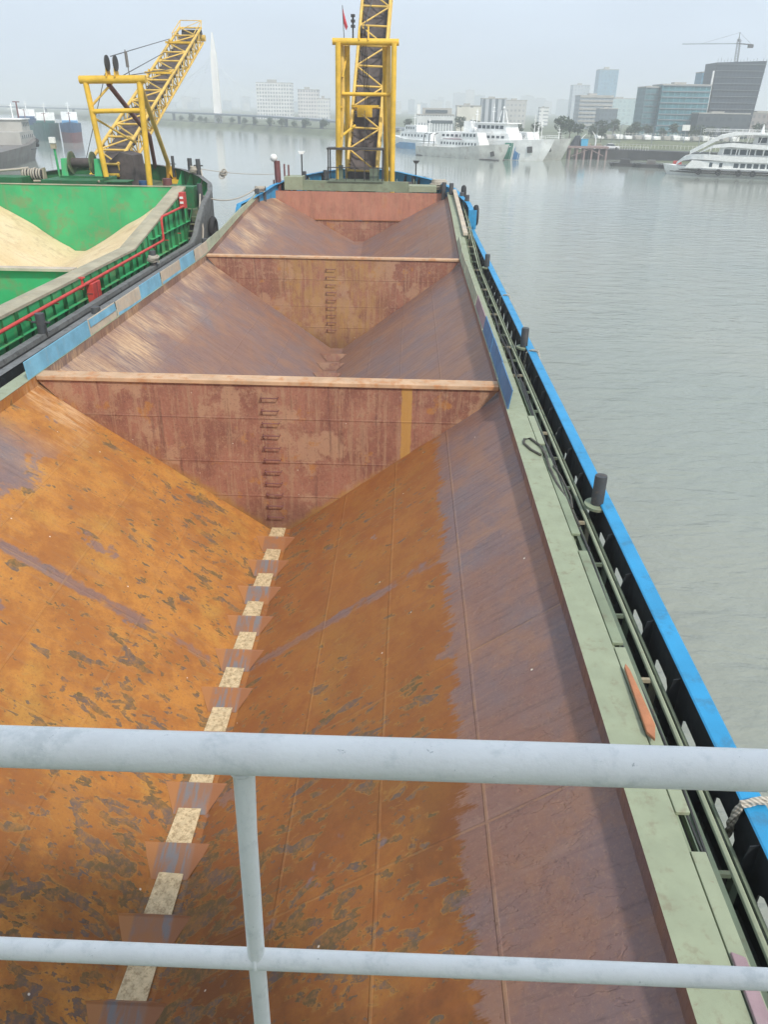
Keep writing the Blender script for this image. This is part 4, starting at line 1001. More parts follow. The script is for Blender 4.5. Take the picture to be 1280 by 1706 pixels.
# hose loop and rusty plank beside the right coaming
hp = [(3.30, 12.6, 5.40), (3.26, 13.5, 5.42), (3.16, 14.3, 5.46), (3.12, 15.0, 5.48), (3.14, 15.7, 5.49), (3.08, 16.2, 5.49), (2.93, 16.6, 5.49), (2.78, 16.55, 5.49), (2.74, 16.3, 5.49), (2.85, 15.95, 5.49), (3.03, 15.65, 5.49)]
o = rope(hp, .028, 'dark hose looped over the sage green coaming top near the big bollard', mat='hose', name='hose', cat='hose', fibre=False)
rope([(3.28, 13.2, 5.44), (3.36, 13.8, 5.40), (3.30, 14.6, 5.46), (3.22, 15.1, 5.49)], .022, 'short grey hose lying against the pipe beside the hose loop', mat='hose', name='hose', cat='hose', fibre=False)
m = MB(); m.prism([(3.05, 7.12, 5.50), (3.12, 7.0, 5.50), (3.19, 7.25, 5.50), (3.14, 8.3, 5.50), (3.11, 8.42, 5.50), (3.08, 8.35, 5.50)], (0, 0, .05)); o = m.build('rusty_plate', 'copper', None, bevel=.01)
tag(o, 'narrow orange rusty plate lying on the sage coaming top right of the hold', 'steel plate')
m = MB(); m.prism([(3.06, 3.0, 5.46), (3.22, 3.0, 5.46), (3.20, 4.35, 5.46), (3.08, 4.4, 5.46)], (0, 0, .05)); o = m.build('rusty_plate', 'boardrose', None, bevel=.01)
tag(o, 'faded red plate lying by the coaming at the lower right corner', 'steel plate')
m = MB(); m.ring((-10.65, 18.3, 5.49), .26, .02, 'z', 20, 6); o = m.build('hose', 'copper', None); tag(o, 'small hose ring on the left coaming top behind the blue board', 'hose')

# ------------------------------------------------------------------ ships and boats far off
class Ship:
    """bow and stern given on the water; u runs aft from the bow, v to starboard"""
    def __init__(s, name, label, cat, bow, stern, beam, group=None):
        s.b = Vector((*bow, 0)); s.s = Vector((*stern, 0)); s.L = (s.s - s.b).length; s.d = (s.s - s.b).normalized()
        s.w = Vector((s.d.y, -s.d.x, 0)); s.beam = beam
        s.t = thing(name, label, cat, tuple((s.b + s.s) / 2), group)
    def P(s, u, v, z): p = s.b + s.d * u + s.w * v; return (p.x, p.y, z)
    def hull(s, sheer, rake, mat, z0=-.4, name='hull', flare=.75, zt=None, full=.22):
        """sheer: [(u fraction, deck height)]"""
        m = MB(); secs = []
        for i in range(25):
            t = i / 24; u = s.L * t
            h = lerp(sheer, t) if zt is None else zt
            bw = s.beam / 2 * min(1, (t / full) ** .62 if t > 0 else 0) * (1 - .12 * max(0, (t - .85) / .15))
            ur = u - rake * max(0, 1 - t / full)
            row = []
            for side in (-1, 1):
                pts = [(ur, bw * side, h), (ur + (u - ur) * .4, bw * side * (flare + (1 - flare) * .6), h * .5 + z0 * .5), (u, bw * side * flare, z0)]
                row += pts if side < 0 else pts[::-1]
            secs.append([s.P(*p) for p in row])
        m.grid(secs); m.poly(secs[-1][::-1])
        m.grid([[r[0], r[-1]] for r in secs])
        return m.build(name, mat, s.t, smooth=False)
    def block(s, name, mat, u0, u1, hw, z0, z1, slope=0, parent=None):
        m = MB(); n = len(m.v)
        m.v += [s.P(u0, -hw, z0), s.P(u1, -hw, z0), s.P(u1, hw, z0), s.P(u0, hw, z0), s.P(u0 + slope, -hw, z1), s.P(u1, -hw, z1), s.P(u1, hw, z1), s.P(u0 + slope, hw, z1)]
        m.f += [(0, 1, 2, 3), (7, 6, 5, 4), (0, 4, 5, 1), (1, 5, 6, 2), (2, 6, 7, 3), (3, 7, 4, 0)]
        return m.build(name, mat, parent or s.t)
    def windows(s, u0, u1, n, hw, z0, z1, frac=.6, parent=None, front=False, mat='glass'):
        for i in range(n):
            a = u0 + (u1 - u0) * (i + .2) / n; b = a + (u1 - u0) / n * frac
            m = MB()
            for sd in (-1, 1):
                q = [s.P(a, sd * hw, z0), s.P(b, sd * hw, z0), s.P(b, sd * hw, z1), s.P(a, sd * hw, z1)]
                m.prism(q, s.w * sd * .04)
            m.build('window', mat, parent or s.t)
    def mast(s, u, v, z0, z1, r=.08, mat='shipwhite', arms=((.6, .9), (.8, .6))):
        m = MB(); m.tube([s.P(u, v, z0), s.P(u, v, z1)], [r * 1.6, r], 6)
        for f, w_ in arms: m.tube([s.P(u, v - w_, z0 + (z1 - z0) * f), s.P(u, v + w_, z0 + (z1 - z0) * f)], r * .7, 5)
        m.build('mast', mat, s.t)
    def rails(s, u0, u1, hw, z, h=.9, n=12, mat='shipwhite'):
        m = MB()
        for sd in (-1, 1):
            for zz in (h, h * .5): m.tube([s.P(u0, hw * sd, z + zz), s.P(u1, hw * sd, z + zz)], .03, 4)
            for i in range(n + 1):
                u = u0 + (u1 - u0) * i / n; m.tube([s.P(u, hw * sd, z), s.P(u, hw * sd, z + h)], .025, 4)
        m.build('railing', mat, s.t)

M['shipcream'] = paint('weathered_cream_ship_paint', (.60, .60, .55), (.38, .33, .28), .6, .35, .55)
M['quaydark'] = paint('shaded_quay_wall', (.10, .10, .095), (.05, .05, .045), .6, .3, .9)  # quay wall tone darkened to hold its shadow
# white patrol ship with the green and blue stripes
c = Ship('patrol_ship', 'largest white patrol ship, with green and blue diagonal stripes near its bow', 'ship', (35.4, 230), (3, 254), 7.6)
c.hull([(0, 5.4), (.2, 4.9), (.45, 4.4), (.46, 3.4), (1, 3.2)], 3.2, 'shipwhite')
c.block('deckhouse', 'shipwhite', 8, 33, 3.5, 3.2, 6.4, 1.0)
c.windows(10, 31, 14, 3.51, 5.2, 5.8)
br = c.block('wheelhouse', 'shipwhite', 9.5, 20, 3.3, 6.4, 8.7, .8)
c.windows(10.6, 19, 6, 3.31, 7.5, 8.3, .75, br)
m = MB()
for i in range(5):
    v = -2.6 + i * 1.3
    m.poly([c.P(10.0, v - .5, 7.5), c.P(10.0, v + .5, 7.5), c.P(10.35, v + .5, 8.3), c.P(10.35, v - .5, 8.3)])
m.build('front_window', 'glass', br)
c.block('bridge_roof', 'white', 9.3, 21, 3.7, 8.7, 8.95)
c.block('funnel', 'shipwhite', 22, 25, 1.2, 6.4, 9.2, .8)
m = MB()
for u in (11.5, 13.0, 14.5): m.tube([c.P(u, 0, 8.9), c.P(13 + (u - 13) * .4, 0, 12.0)], .12, 6)
for z in (10, 11, 12): m.tube([c.P(12.4, -1, z), c.P(13.6, 1, z)], .09, 5)
m.ball(c.P(13, 0, 12.6), .35); m.build('radar_mast', 'shipwhite', c.t)
c.mast(17, 1.5, 8.9, 13.6); c.mast(2.0, 0, 5.2, 8.4, .05)
c.mast(21.5, 0, 8.9, 12.2, .12)
c.rails(.5, 9, 2.0, 5.1, .8, 8)
for n_, (a, b, mt) in enumerate(((5.0, 5.3, 'stripeblue'), (5.45, 6.7, 'stripeblue'), (7.3, 7.6, 'stripegreen'), (7.7, 9.7, 'stripegreen'))):
    m = MB()
    for sd in (-1, 1):
        bw = lambda u: 3.8 * min(1, (u / c.L / .22) ** .62)
        q = lambda u, z: c.P(u, sd * (bw(u) * (.75 + .25 * min(1, max(0, z / 4.7)) ** .7) + .10), z)
        m.grid([[q(a + .9, .1), q(b + .9, .1)], [q(a + .5, 1.6), q(b + .5, 1.6)], [q(a + .1, 3.2), q(b + .1, 3.2)], [q(a, 4.2), q(b, 4.2)]])
    m.build('hull_stripe', mt, c.t)
m = MB(); 
for sd in (-1, 1): m.prism([c.P(2.1, sd * 1.9, 2.0), c.P(3.4, sd * 2.3, 1.9), c.P(3.5, sd * 2.5, 3.4), c.P(2.2, sd * 2.1, 3.5)], c.w * sd * .12)
m.build('anchor_pocket', 'darksteel', c.t)

b_ = Ship('patrol_ship', 'small low white patrol ship lying in front of the striped patrol ship', 'ship', (24.3, 227.5), (2.6, 249), 5.0)
b_.hull([(0, 4.1), (.25, 3.4), (.5, 2.7), (1, 2.5)], 2.2, 'shipcream')
b_.block('boot_top', 'darksteel', .6, b_.L, 1.9, -.1, .25)
d1 = b_.block('deckhouse', 'shipwhite', 6, 22, 2.0, 2.5, 4.6, .8); b_.windows(7.5, 21, 12, 2.01, 3.4, 4.0, .5, d1)
b_.block('deck_awning', 'boardrose', 13, 20, 2.0, 4.62, 4.8)
d2 = b_.block('wheelhouse', 'white', 7, 13.5, 1.8, 4.6, 6.5, .7); b_.windows(8, 13, 4, 1.81, 5.5, 6.2, .6, d2)
b_.mast(11, 0, 6.5, 10.5); b_.mast(14, .5, 4.6, 9.2, .06); b_.rails(.6, 6, 1.6, 3.6, .8, 7); b_.rails(21, 29.5, 2.2, 2.5, .9, 9)
m = MB(); m.ball(b_.P(10, 0, 7.4), .5); m.build('radar_dome', 'white', b_.t, smooth=True)
m = MB(); 
for sd in (-1, 1): m.prism([b_.P(1.6, sd * 1.2, 1.1), b_.P(2.6, sd * 1.5, .9), b_.P(2.9, sd * 1.6, 2.0), b_.P(1.9, sd * 1.3, 2.3)], b_.w * sd * .12)
m.build('anchor_pocket', 'darksteel', b_.t)
m = MB()
for u in (24, 26, 28): m.tube([b_.P(u, -1.5, 2.6), b_.P(u, -1.2, 5.6), b_.P(u - 1.2, -1.2, 6.0)], .12, 6)
m.build('davit', 'darksteel', b_.t)

d_ = Ship('patrol_ship', 'pale bow of a third patrol ship showing behind the striped one', 'ship', (41.3, 236), (14, 262), 6.6)
d_.hull([(0, 5.5), (.2, 4.9), (.5, 4.0), (1, 3.2)], 3.0, 'shipcream')
dd = d_.block('deckhouse', 'shipwhite', 9, 28, 2.8, 3.6, 6.6, 1.0); d_.windows(10, 26, 8, 2.81, 5.2, 5.9, .5, dd)
for u, h in ((8, 11.5), (7, 10.2), (9.5, 11), (1.2, 8.2)): d_.mast(u, 0, 4.8, h, .07)
d_.rails(.4, 6, 1.5, 5.1, .9, 7)
m = MB()
for sd in (-1, 1): m.prism([d_.P(2.1, sd * 1.6, 2.1), d_.P(3.4, sd * 2.0, 1.9), d_.P(3.5, sd * 2.2, 3.4), d_.P(2.2, sd * 1.9, 3.6)], d_.w * sd * .12)
m.build('anchor_pocket', 'darksteel', d_.t)

a_ = Ship('survey_ship', 'white topped ship with light blue hull, leftmost of the moored row', 'ship', (-5.2, 297), (14, 272), 6.6)
a_.hull([(0, 3.9), (.3, 3.0), (1, 2.7)], 2.6, 'shipwhite', name='upper_hull')
a_.hull([(0, 2.0), (1, 1.7)], 1.2, 'shipblue', name='blue_hull', flare=.95, full=.25)
ad = a_.block('deckhouse', 'shipwhite', 5, 22, 2.6, 2.7, 5.2, .8); a_.windows(6, 20, 8, 2.61, 3.8, 4.5, .4, ad)
ae = a_.block('wheelhouse', 'shipwhite', 7, 14, 2.3, 5.2, 7.2, .8); a_.windows(8, 13, 4, 2.31, 6.0, 6.7, .5, ae)
a_.mast(10, 0, 7.2, 10.8); a_.mast(18, 0, 5.2, 9.5); a_.mast(2, 0, 3.5, 6.0, .05); a_.rails(.6, 5, 1.8, 3.4, .9, 6)

# three deck excursion boat at the right edge
e_ = Ship('excursion_boat', 'long white three deck excursion boat with tyre fenders, cut by the right edge', 'boat', (57.4, 189.0), (103, 171), 9.0)
e_.hull([(0, 2.1), (.1, 1.7), (1, 1.6)], 1.4, 'white', full=.16)
for z in (.75, 1.2):
    m = MB()
    for sd in (-1, 1):
        m.tube([e_.P(u, sd * (4.5 * min(1, (u / e_.L / .16) ** .62) + .06), z) for u in [.4, 1.5, 3, 5, 7.5, 12, 20, 32, 46]], .17, 6)
    m.build('fender_rail', 'darksteel', e_.t)
for i in range(11):
    u = 6.5 + i * 3.6 + .4 * (i % 3)
    m = MB(); 
    for sd in (-1, 1): 
        n0 = len(m.v); m.ring((0, 0, 0), .42, .2, 'y', 14, 6)
        ang = math.atan2(e_.d.y, e_.d.x); ca, sa = math.cos(ang), math.sin(ang)
        vv = sd * (4.5 * min(1, (u / e_.L / .16) ** .62) + .2); px_, py_, _ = e_.P(u, vv, 0)
        m.v[n0:] = [(px_ + x * ca - y * sa, py_ + x * sa + y * ca, z + .95) for x, y, z in m.v[n0:]]
    m.build('tyre_fender', 'tyre', e_.t, smooth=True)
k1 = e_.block('lower_cabin', 'white', 3.5, 46, 4.1, 1.6, 3.1, 1.2); e_.windows(13, 44, 24, 4.11, 1.95, 2.8, .72, k1)
e_.windows(8, 12, 2, 4.11, 1.95, 2.8, .3, k1)
k2 = e_.block('middle_cabin', 'shipwhite', 9.5, 46, 3.7, 4.2, 5.7, .5); e_.windows(10.5, 45, 22, 3.71, 4.45, 5.45, .8, k2)
k3 = e_.block('upper_cabin', 'shipwhite', 16, 46, 3.2, 6.5, 8.1, .3); e_.windows(16.6, 45, 14, 3.21, 6.8, 7.8, .8, k3)
def ribbon(name, pts, hgt, mat='white', hw=4.5):
    m = MB()
    for sd in (-1, 1):
        for a in (hw, hw - .12):
            m.grid([[e_.P(u, sd * a * f, z), e_.P(u, sd * a * f, z + h)] for (u, z, f), h in zip(pts, hgt)])
    m.grid([[e_.P(u, -hw * f, z + .04), e_.P(u, 0, z + .08), e_.P(u, hw * f, z + .04)] for (u, z, f) in pts])
    m.build(name, mat, e_.t)
ribbon('deck_fascia', [(1.5, 2.0, .35), (2.8, 2.9, .55), (4.5, 3.25, .75), (7, 3.3, .95), (12, 3.1, 1), (30, 3.0, 1), (46, 3.0, 1)], [.5, .8, 1.0, 1.1, 1.1, 1.15, 1.15])
ribbon('deck_fascia', [(6.0, 4.6, .8), (8.5, 5.6, .95), (12, 5.85, 1), (18, 5.6, 1), (30, 5.55, 1), (46, 5.5, 1)], [.15, .6, .85, .85, .95, 1.0])
ribbon('roof_fascia', [(4.0, 4.2, .7), (6.5, 5.5, .85), (9.5, 7.3, .95), (12, 8.0, 1), (15, 8.2, 1), (30, 8.2, 1), (46, 8.1, 1)], [.8, .9, .75, .55, .35, .3, .3])
for i in range(14):
    for sd in (-1, 1):
        m = MB(); m.bar(e_.P(12.5 + i * 2.4, sd * 4.4, 6.5), e_.P(12.9 + i * 2.4, sd * 4.4, 8.2), .1); m.build('roof_post', 'white', e_.t)
for i in range(14):
    m = MB()
    for sd in (-1, 1): m.bar(e_.P(8 + i * 2.6, sd * 4.4, 4.2), e_.P(8.1 + i * 2.6, sd * 4.4, 5.7), .09)
    m.build('deck_post', 'white', e_.t)
e_.rails(6, 44, 4.3, 8.3, .8, 30)
e_.mast(26, 0, 8.2, 10.6, .1); m = MB(); m.ball(e_.P(25, 0, 9.6), .55); m.build('radar_dome', 'white', e_.t, smooth=True)
for u in (17.5, 19.5, 22):
    m = MB(); m.tube([e_.P(u, -1, 8.3), e_.P(u, -1, 10.2)], [.5, .06], 8); m.build('folded_parasol', 'shipwhite', e_.t)
m = MB(); m.box(0, 0, 0, 0, 0, 0); 
hb = e_.block('roof_locker', 'darksteel', 23, 24, .8, 8.3, 9.5)

# old grey ship and three cargo ships at the left edge
o_ = Ship('cargo_ship', 'old grey ship with weathered bow and tyre fenders at the left edge', 'ship', (-96.5, 211), (-82, 152), 9)
o_.hull([(0, 5.6), (.15, 4.6), (.35, 3.6), (1, 3.4)], 2.2, 'shipgrey')
for z, sp in ((2.0, 3.5),):
    m = MB()
    for sd in (-1, 1): m.tube([o_.P(u, sd * (4.5 * min(1, (u / o_.L / .22) ** .62) * .95 + .05), z + .03 * u) for u in (.5, 2, 4, 7, 12, 20)], .14, 6)
    m.build('rubbing_strake', 'darksteel', o_.t)
for i in range(8):
    u = .8 + i * 1.5
    for z in ((4.3,) if i % 2 else (3.4,)):
        m = MB(); vv = -(4.5 * min(1, (u / o_.L / .22) ** .62) + .1)
        m.ball(o_.P(u, vv, z - .3), .62, 8, 6, (1, 1, .9)); m.ball(o_.P(u, -vv, z - .3), .62, 8, 6, (1, 1, .9)); m.build('tyre_fender', 'tyre', o_.t, smooth=True)
h1 = o_.block('deckhouse', 'concrete', 8, 24, 3.2, 3.6, 6.2, .3); o_.windows(9, 23, 6, 3.21, 4.8, 5.5, .4, h1)
h2 = o_.block('wheelhouse', 'concrete', 9, 18, 2.8, 6.2, 8.6, .4); o_.windows(9.8, 17, 4, 2.81, 7.2, 8.0, .6, h2)
o_.block('bridge_roof', 'shipwhite', 8.8, 18.4, 3.1, 8.6, 8.8)
o_.mast(5.5, 0, 4, 12.2, .16, 'maroon', ((1.0, .8),)); o_.mast(12, 0, 8.8, 12, .08)
m = MB(); m.ball(o_.P(3.5, 0, 5.6), 1.0, 8, 5, (1.3, 1.6, .8)); m.build('deck_cargo_cover', 'khaki', o_.t)

def bulk(label, bow, stern, beam, h, top, low, zl, hold, group='cargo ships moored off the left bank'):
    q = Ship('cargo_ship', label, 'ship', bow, stern, beam, group)
    q.hull([(0, h + .4), (.2, h), (1, h - .4)], 1.5, top, name='upper_hull', flare=.97, z0=zl if low else -.4, full=.42)
    if low:
        q.beam = beam * .96; q.hull([(0, zl + .02), (1, zl + .02)], .6, low, name='lower_hull', flare=.97, full=.42); q.beam = beam
    q.block('deckhouse', 'shipwhite', q.L * .72, q.L * .9, beam * .38, h - .4, h + 3.2, .4)
    q.windows(q.L * .74, q.L * .88, 4, beam * .38 + .01, h + 1.6, h + 2.4, .6)
    q.block('hatch_cover', hold, q.L * .2, q.L * .68, beam * .36, h - .3, h + .6)
    q.mast(q.L * .12, 0, h, h + 3.4, .12, 'maroon', ((.9, .7),)); q.mast(q.L * .8, 0, h + 3.2, h + 6.5, .09)
bulk('blue ship with dark red lower hull, right of the three at the left bank', (-115.6, 287), (-128, 318), 7.2, 6.0, 'deepblue', 'redhull', 3.1, 'shipblue')
bulk('dark teal cargo ship between the grey ship and the blue and red one', (-128.6, 297), (-142, 330), 8.6, 5.6, 'tealhull', None, 0, 'tealhull')
bulk('blue cargo ship partly hidden behind the old grey ship', (-154, 338), (-168, 372), 8.5, 6.3, 'deepblue', 'tealhull', 4.0, 'deepblue')

# ------------------------------------------------------------------ bridge
bd = thing('cable_stayed_bridge', 'long grey bridge with slender white pylon crossing the river behind the left boom', 'bridge', (-120, 528, 0))
path = [(-640, 1100, 8.5), (-410, 850, 7.9), (-279, 720, 7.7), (-174, 600, 7.3), (-119.6, 528, 7.2), (-83, 480, 6.9), (-47.5, 430, 6.4), (-20, 405, 5.0), (0, 395, 3.2)]
for i in range(len(path) - 1):
    m = MB(); m.bar(path[i], path[i + 1], 9, .9); m.build('deck_span', 'bridgegrey', bd)
for i in range(26):
    t = i / 25 * (len(path) - 1.001); k_ = int(t); p = Vector(path[k_]).lerp(Vector(path[k_ + 1]), t - k_)
    if abs(p.x + 119) < 15: continue
    m = MB(); m.box(p.x - .8, p.x + .8, p.y - .8, p.y + .8, -1, p.z - .4); m.build('pier', 'bridgegrey', bd)
m = MB(); m.prism([(-121.9, 527, -1), (-117.3, 527, -1), (-117.7, 527, 30), (-118.0, 527, 40), (-121.2, 527, 40), (-121.5, 527, 30)], (0, 2.6, 0))
m.prism([(-121.0, 527.4, 40), (-118.2, 527.4, 40), (-118.6, 527.4, 44), (-119.4, 527.4, 50), (-119.8, 527.4, 50), (-120.6, 527.4, 44)], (0, 1.8, 0)); m.build('pylon', 'pylon', bd)
for i in range(6):
    for j, (px_, py_, pz_) in enumerate(((-279, 720, 7.7), (-47.5, 430, 6.6))):
        e = Vector((-119.6, 528, 7.2)).lerp(Vector((px_, py_, pz_)), .15 + i * .13)
        m = MB(); m.tube([(-119.6, 528, 42 - i * 2.2), e], .06, 4); m.build('stay_cable', 'shipwhite', bd)

# ------------------------------------------------------------------ buildings
def building(label, x0, x1, y, dep, z1, style, name='office_building', cat='building', z0=2.4, group=None, hi=None, lean=None):
    t = thing(name, label, cat, ((x0 + x1) / 2, y + dep / 2, z0), group)
    wall, glass, px_, pz_, fx, fz = style
    key = 'facade_' + '_'.join(str(v) for v in (wall, glass, px_, pz_, fx, fz))
    if key not in M: M[key] = facade_mat('facade', wall, glass, px_, pz_, fx, fz)
    m = MB(); m.box(x0, x1, y, y + dep, z0, z1); m.build('wall', key, t)
    m = MB(); m.box(x0 - .15, x1 + .15, y - .15, y + dep + .15, z1, z1 + .45); m.build('parapet', 'concrete', t)
    m = MB(); w_ = (x1 - x0); m.box(x0 + w_ * .3, x0 + w_ * .55, y + dep * .3, y + dep * .6, z1 + .45, z1 + .45 + (hi or 1.6)); m.build('roof_house', 'concrete', t)
    return t
def bands(t, x0, x1, y, z0, z1, n, mat='darksteel', proud=.35, th=.35):
    for i in range(n):
        z = z0 + (z1 - z0) * (i + 1) / n
        m = MB(); m.box(x0 - .02, x1 + .02, y - proud, y, z - th, z); m.build('floor_slab', mat, t)
WH = ((.74, .74, .72), (.22, .25, .28), 2.2, 2.6, .55, .55)
building('white apartment slab with regular window grid on the far left bank', -126.3, -98, 700, 14, 28.3, WH, 'apartment_building', hi=2.2)
building('twin white tower next to the big white apartment slab', -86.2, -71, 650, 12, 23, ((.68, .66, .64), (.25, .27, .3), 2.0, 2.4, .55, .5), 'apartment_building')
building('slender pale tower left of the yellow gantry on the far bank', -66, -58, 600, 9, 16.8, ((.7, .7, .68), (.35, .38, .42), 1.8, 2.4, .5, .5), 'apartment_building')
building('grey tower seen through the legs of the bow gantry', -55, -47, 620, 9, 19.0, ((.33, .36, .40), (.2, .23, .27), 1.8, 2.6, .6, .5), 'apartment_building')
building('tall grey block right of the tower in the gantry legs', -39, -29, 650, 10, 19.6, ((.40, .43, .46), (.24, .27, .3), 2, 2.6, .6, .5), 'apartment_building')
t = building('long white hall with colonnade behind the blue hulled ship', 2, 19, 395, 14, 9.4, ((.68, .70, .70), (.30, .33, .36), 1.3, 9, .5, .7), 'exhibition_hall', hi=.5)
m = MB(); m.box(4.5, 18, 399, 408, 9.9, 12.4); m.build('upper_storey', 'concrete', t)
m = MB(); m.box(6, 16, 398.6, 399, 10.4, 11.6); m.build('window_band', 'glass', t)
m = MB(); m.box(7, 18.5, 394.8, 395, 6.2, 7.4); m.build('window_band', 'glass', t)
m = MB(); m.box(2, 3.6, 396, 399, 9.9, 13.8); m.build('stair_tower', 'white', t)
building('square cream building with two small upper windows behind the patrol ships', 20.4, 31.5, 400, 11, 13.2, ((.68, .66, .58), (.2, .23, .25), 5.4, 6.4, .22, .22), 'warehouse', hi=.8)
t = building('block with tall dark vertical window strips behind the striped ship', 39.6, 53.4, 500, 12, 17.4, ((.46, .49, .52), (.10, .13, .16), 3.6, 40, .45, 1), hi=.8)
t = building('pale grey slab office right of the dark striped block', 55.5, 67.7, 520, 12, 16.9, ((.52, .52, .50), (.35, .37, .38), 2.4, 2.8, .5, .4), hi=.8)
building('small white tower peeking over the trees behind the pale bow', 87.5, 93.7, 600, 7, 13.6, ((.8, .8, .78), (.35, .38, .4), 6, 2.2, .8, .4), 'apartment_building', hi=.5)
t = building('office block of stacked pale floors below the tall blue tower', 99, 118.5, 520, 16, 20, ((.30, .34, .37), (.20, .24, .28), 2.4, 2.4, .6, .6), hi=1)
bands(t, 99, 118.5, 520, 3, 20, 8, 'concrete', .4, .9)
building('tall blue glass tower behind the pale banded office', 167, 184, 800, 16, 45, ((.20, .34, .44), (.16, .30, .42), 3, 3, .7, .7), 'skyscraper', hi=2)
building('hazy pale tower left of the blue glass tower', 163, 180, 900, 16, 35, ((.45, .5, .54), (.36, .42, .48), 3, 3, .6, .6), 'skyscraper')
building('dark cube office in front of the banded office', 102.9, 112.7, 480, 10, 13.2, ((.13, .17, .20), (.10, .13, .16), 2, 2.4, .7, .6), hi=.6)
building('wide pale turquoise block left of the glass office', 154, 181, 700, 20, 21, ((.42, .54, .55), (.34, .46, .48), 4, 3, .6, .6), hi=1)
GL = ((.09, .24, .28), (.04, .16, .20), 2.6, 2.3, .82, .78)
t = building('large teal glass office with pale floor bands, left of the dark tower', 105.5, 125.8, 375, 16, 22.3, GL, hi=.8)
bands(t, 105.5, 125.8, 375, 3, 22.3, 9, 'bridgegrey', .35, .35)
t = building('narrow dark teal wing on the left end of the glass office', 99.4, 105.3, 378, 14, 21.4, ((.10, .20, .23), (.06, .15, .18), 2, 2.3, .7, .7), hi=.3)
bands(t, 99.4, 105.3, 378, 3, 21.4, 8, 'bridgegrey', .25, .25)
t = building('blue glass tower half hidden behind the dark tower', 137.3, 147, 425, 10, 29, ((.10, .24, .34), (.07, .2, .3), 2, 2.6, .7, .7), 'skyscraper', hi=.5)
tw = thing('tower_under_construction', 'dark netted tower under construction flaring at the top, below the crane', 'skyscraper', (138, 388, 2.4))
m = MB()
for a in (0,):
    q = [(128.6, 380, 2.4), (147.0, 380, 2.4), (147.0, 394, 2.4), (128.6, 394, 2.4)]; r_ = [(128.0, 379.6, 31), (148.6, 379.6, 31.8), (148.6, 394.4, 31.8), (128.0, 394.4, 31)]
    m.grid([q + [q[0]], r_ + [r_[0]]]); m.poly(r_)
M['net'] = facade_mat('scaffold_net', (.035, .055, .08), (.02, .035, .055), 1.6, 1.4, .7, .7)
m.build('netted_wall', 'net', tw)
for i in range(12):
    z = 4 + i * 2.4; m = MB(); k_ = (z - 2.4) / 29; m.box(128.6 - .6 * k_ - .1, 147 + 1.6 * k_ + .1, 379.3, 379.95, z, z + .14); m.build('floor_slab', 'bridgegrey', tw)
m = MB()
for i in range(16): m.bar((128.2 + i * 1.35, 379.8, 31), (128.2 + i * 1.35, 379.8, 32.4 + .5 * math.sin(i * 2.3)), .12)
m.build('scaffold_poles', 'bridgegrey', tw)
m = MB(); m.box(127.2, 127.7, 380, 381, 4, 28); m.build('hoist_shaft', 'shipwhite', tw)
t = building('low dark podium at the foot of the netted tower', 119.8, 141, 366, 12, 11.8, ((.055, .07, .085), (.035, .05, .065), 3, 3, .6, .5), 'podium_building', hi=.5)
building('low grey brown blocks at the right edge behind the excursion boat', 147, 166, 385, 14, 12.2, ((.34, .31, .30), (.22, .22, .23), 2.2, 2.6, .5, .5), 'apartment_building', hi=.6)
tc = thing('tower_crane', 'tower crane with long thin jib above the dark unfinished tower', 'tower crane', (138, 386, 31))
m = MB()
for sx in (-.6, .6):
    for sy in (-.6, .6): m.tube([(138 + sx, 386 + sy, 31), (137.4 + sx * .8, 386 + sy * .8, 40)], .11, 4)
for i in range(8):
    z = 31.5 + i; m.tube([(137.4, 385.4, z), (138.6, 385.4, z + 1)], .08, 4)
m.build('mast', 'darksteel', tc)
m = MB(); m.bar((137.5, 386, 38.3), (114, 386, 37.9), .45, .3); m.build('jib', 'bridgegrey', tc)
m = MB(); m.bar((137.5, 386, 38.3), (143.5, 386, 38.0), .5, .35); m.build('counter_jib', 'darksteel', tc)
m = MB(); m.box(141.8, 143.8, 385.3, 386.7, 36.8, 38.0); m.build('counterweight', 'darksteel', tc)
m = MB(); m.tube([(137.4, 386, 39), (137.3, 386, 42.5)], [.25, .1], 5); m.build('mast_head', 'darksteel', tc)
m = MB(); m.tube([(137.3, 386, 42.3), (122, 386, 38.1)], .04, 4); m.tube([(137.3, 386, 42.3), (143, 386, 38.1)], .04, 4); m.build('tie_cable', 'darksteel', tc)
# hazy skyline, each block its own thing
random.seed(11)
sk = [(46, 60, 1000, 28), (60, 70, 1000, 31), (71, 83, 1010, 26), (152, 165, 1100, 25), (166, 178, 1120, 22), (180, 194, 1090, 24), (196, 214, 1100, 21), (20, 34, 1000, 20), (5, 16, 980, 17), (88, 100, 1050, 22), (104, 116, 1030, 24), (119, 128, 1080, 19), (131, 146, 1060, 27), (-24, -12, 900, 18), (-5, 2, 930, 20), (220, 240, 1000, 22), (245, 262, 1010, 24), (268, 290, 1000, 18)]
for i in range(16): x = -330 + i * 13.5 + random.uniform(-3, 3); sk.append((x, x + random.uniform(6, 11), 980 + random.uniform(0, 60), random.uniform(14, 24)))
for i in range(22): x = 12 + i * 11 + random.uniform(-3, 3); sk.append((x, x + random.uniform(5, 9), 1120 + random.uniform(0, 60), random.uniform(17, 29)))
for i, (x0, x1, y, z) in enumerate(sk):
    x0, x1, y, z = x0 * 1.7, x1 * 1.7, y * 1.7, 12.2 + (z - 12.2) * 1.7      # a more distant quarter of tall blocks
    st = (((.46, .5, .54), (.36, .40, .45), 3, 3, .6, .5), ((.6, .6, .58), (.42, .44, .47), 3.4, 3, .5, .5), ((.36, .42, .48), (.28, .34, .4), 2.6, 3, .6, .6))[i % 3]
    building('pale tower of the hazy skyline on the horizon', x0, x1, y, 10, z, st, 'skyline_tower', 'skyscraper', group='hazy skyline towers', hi=1.2)

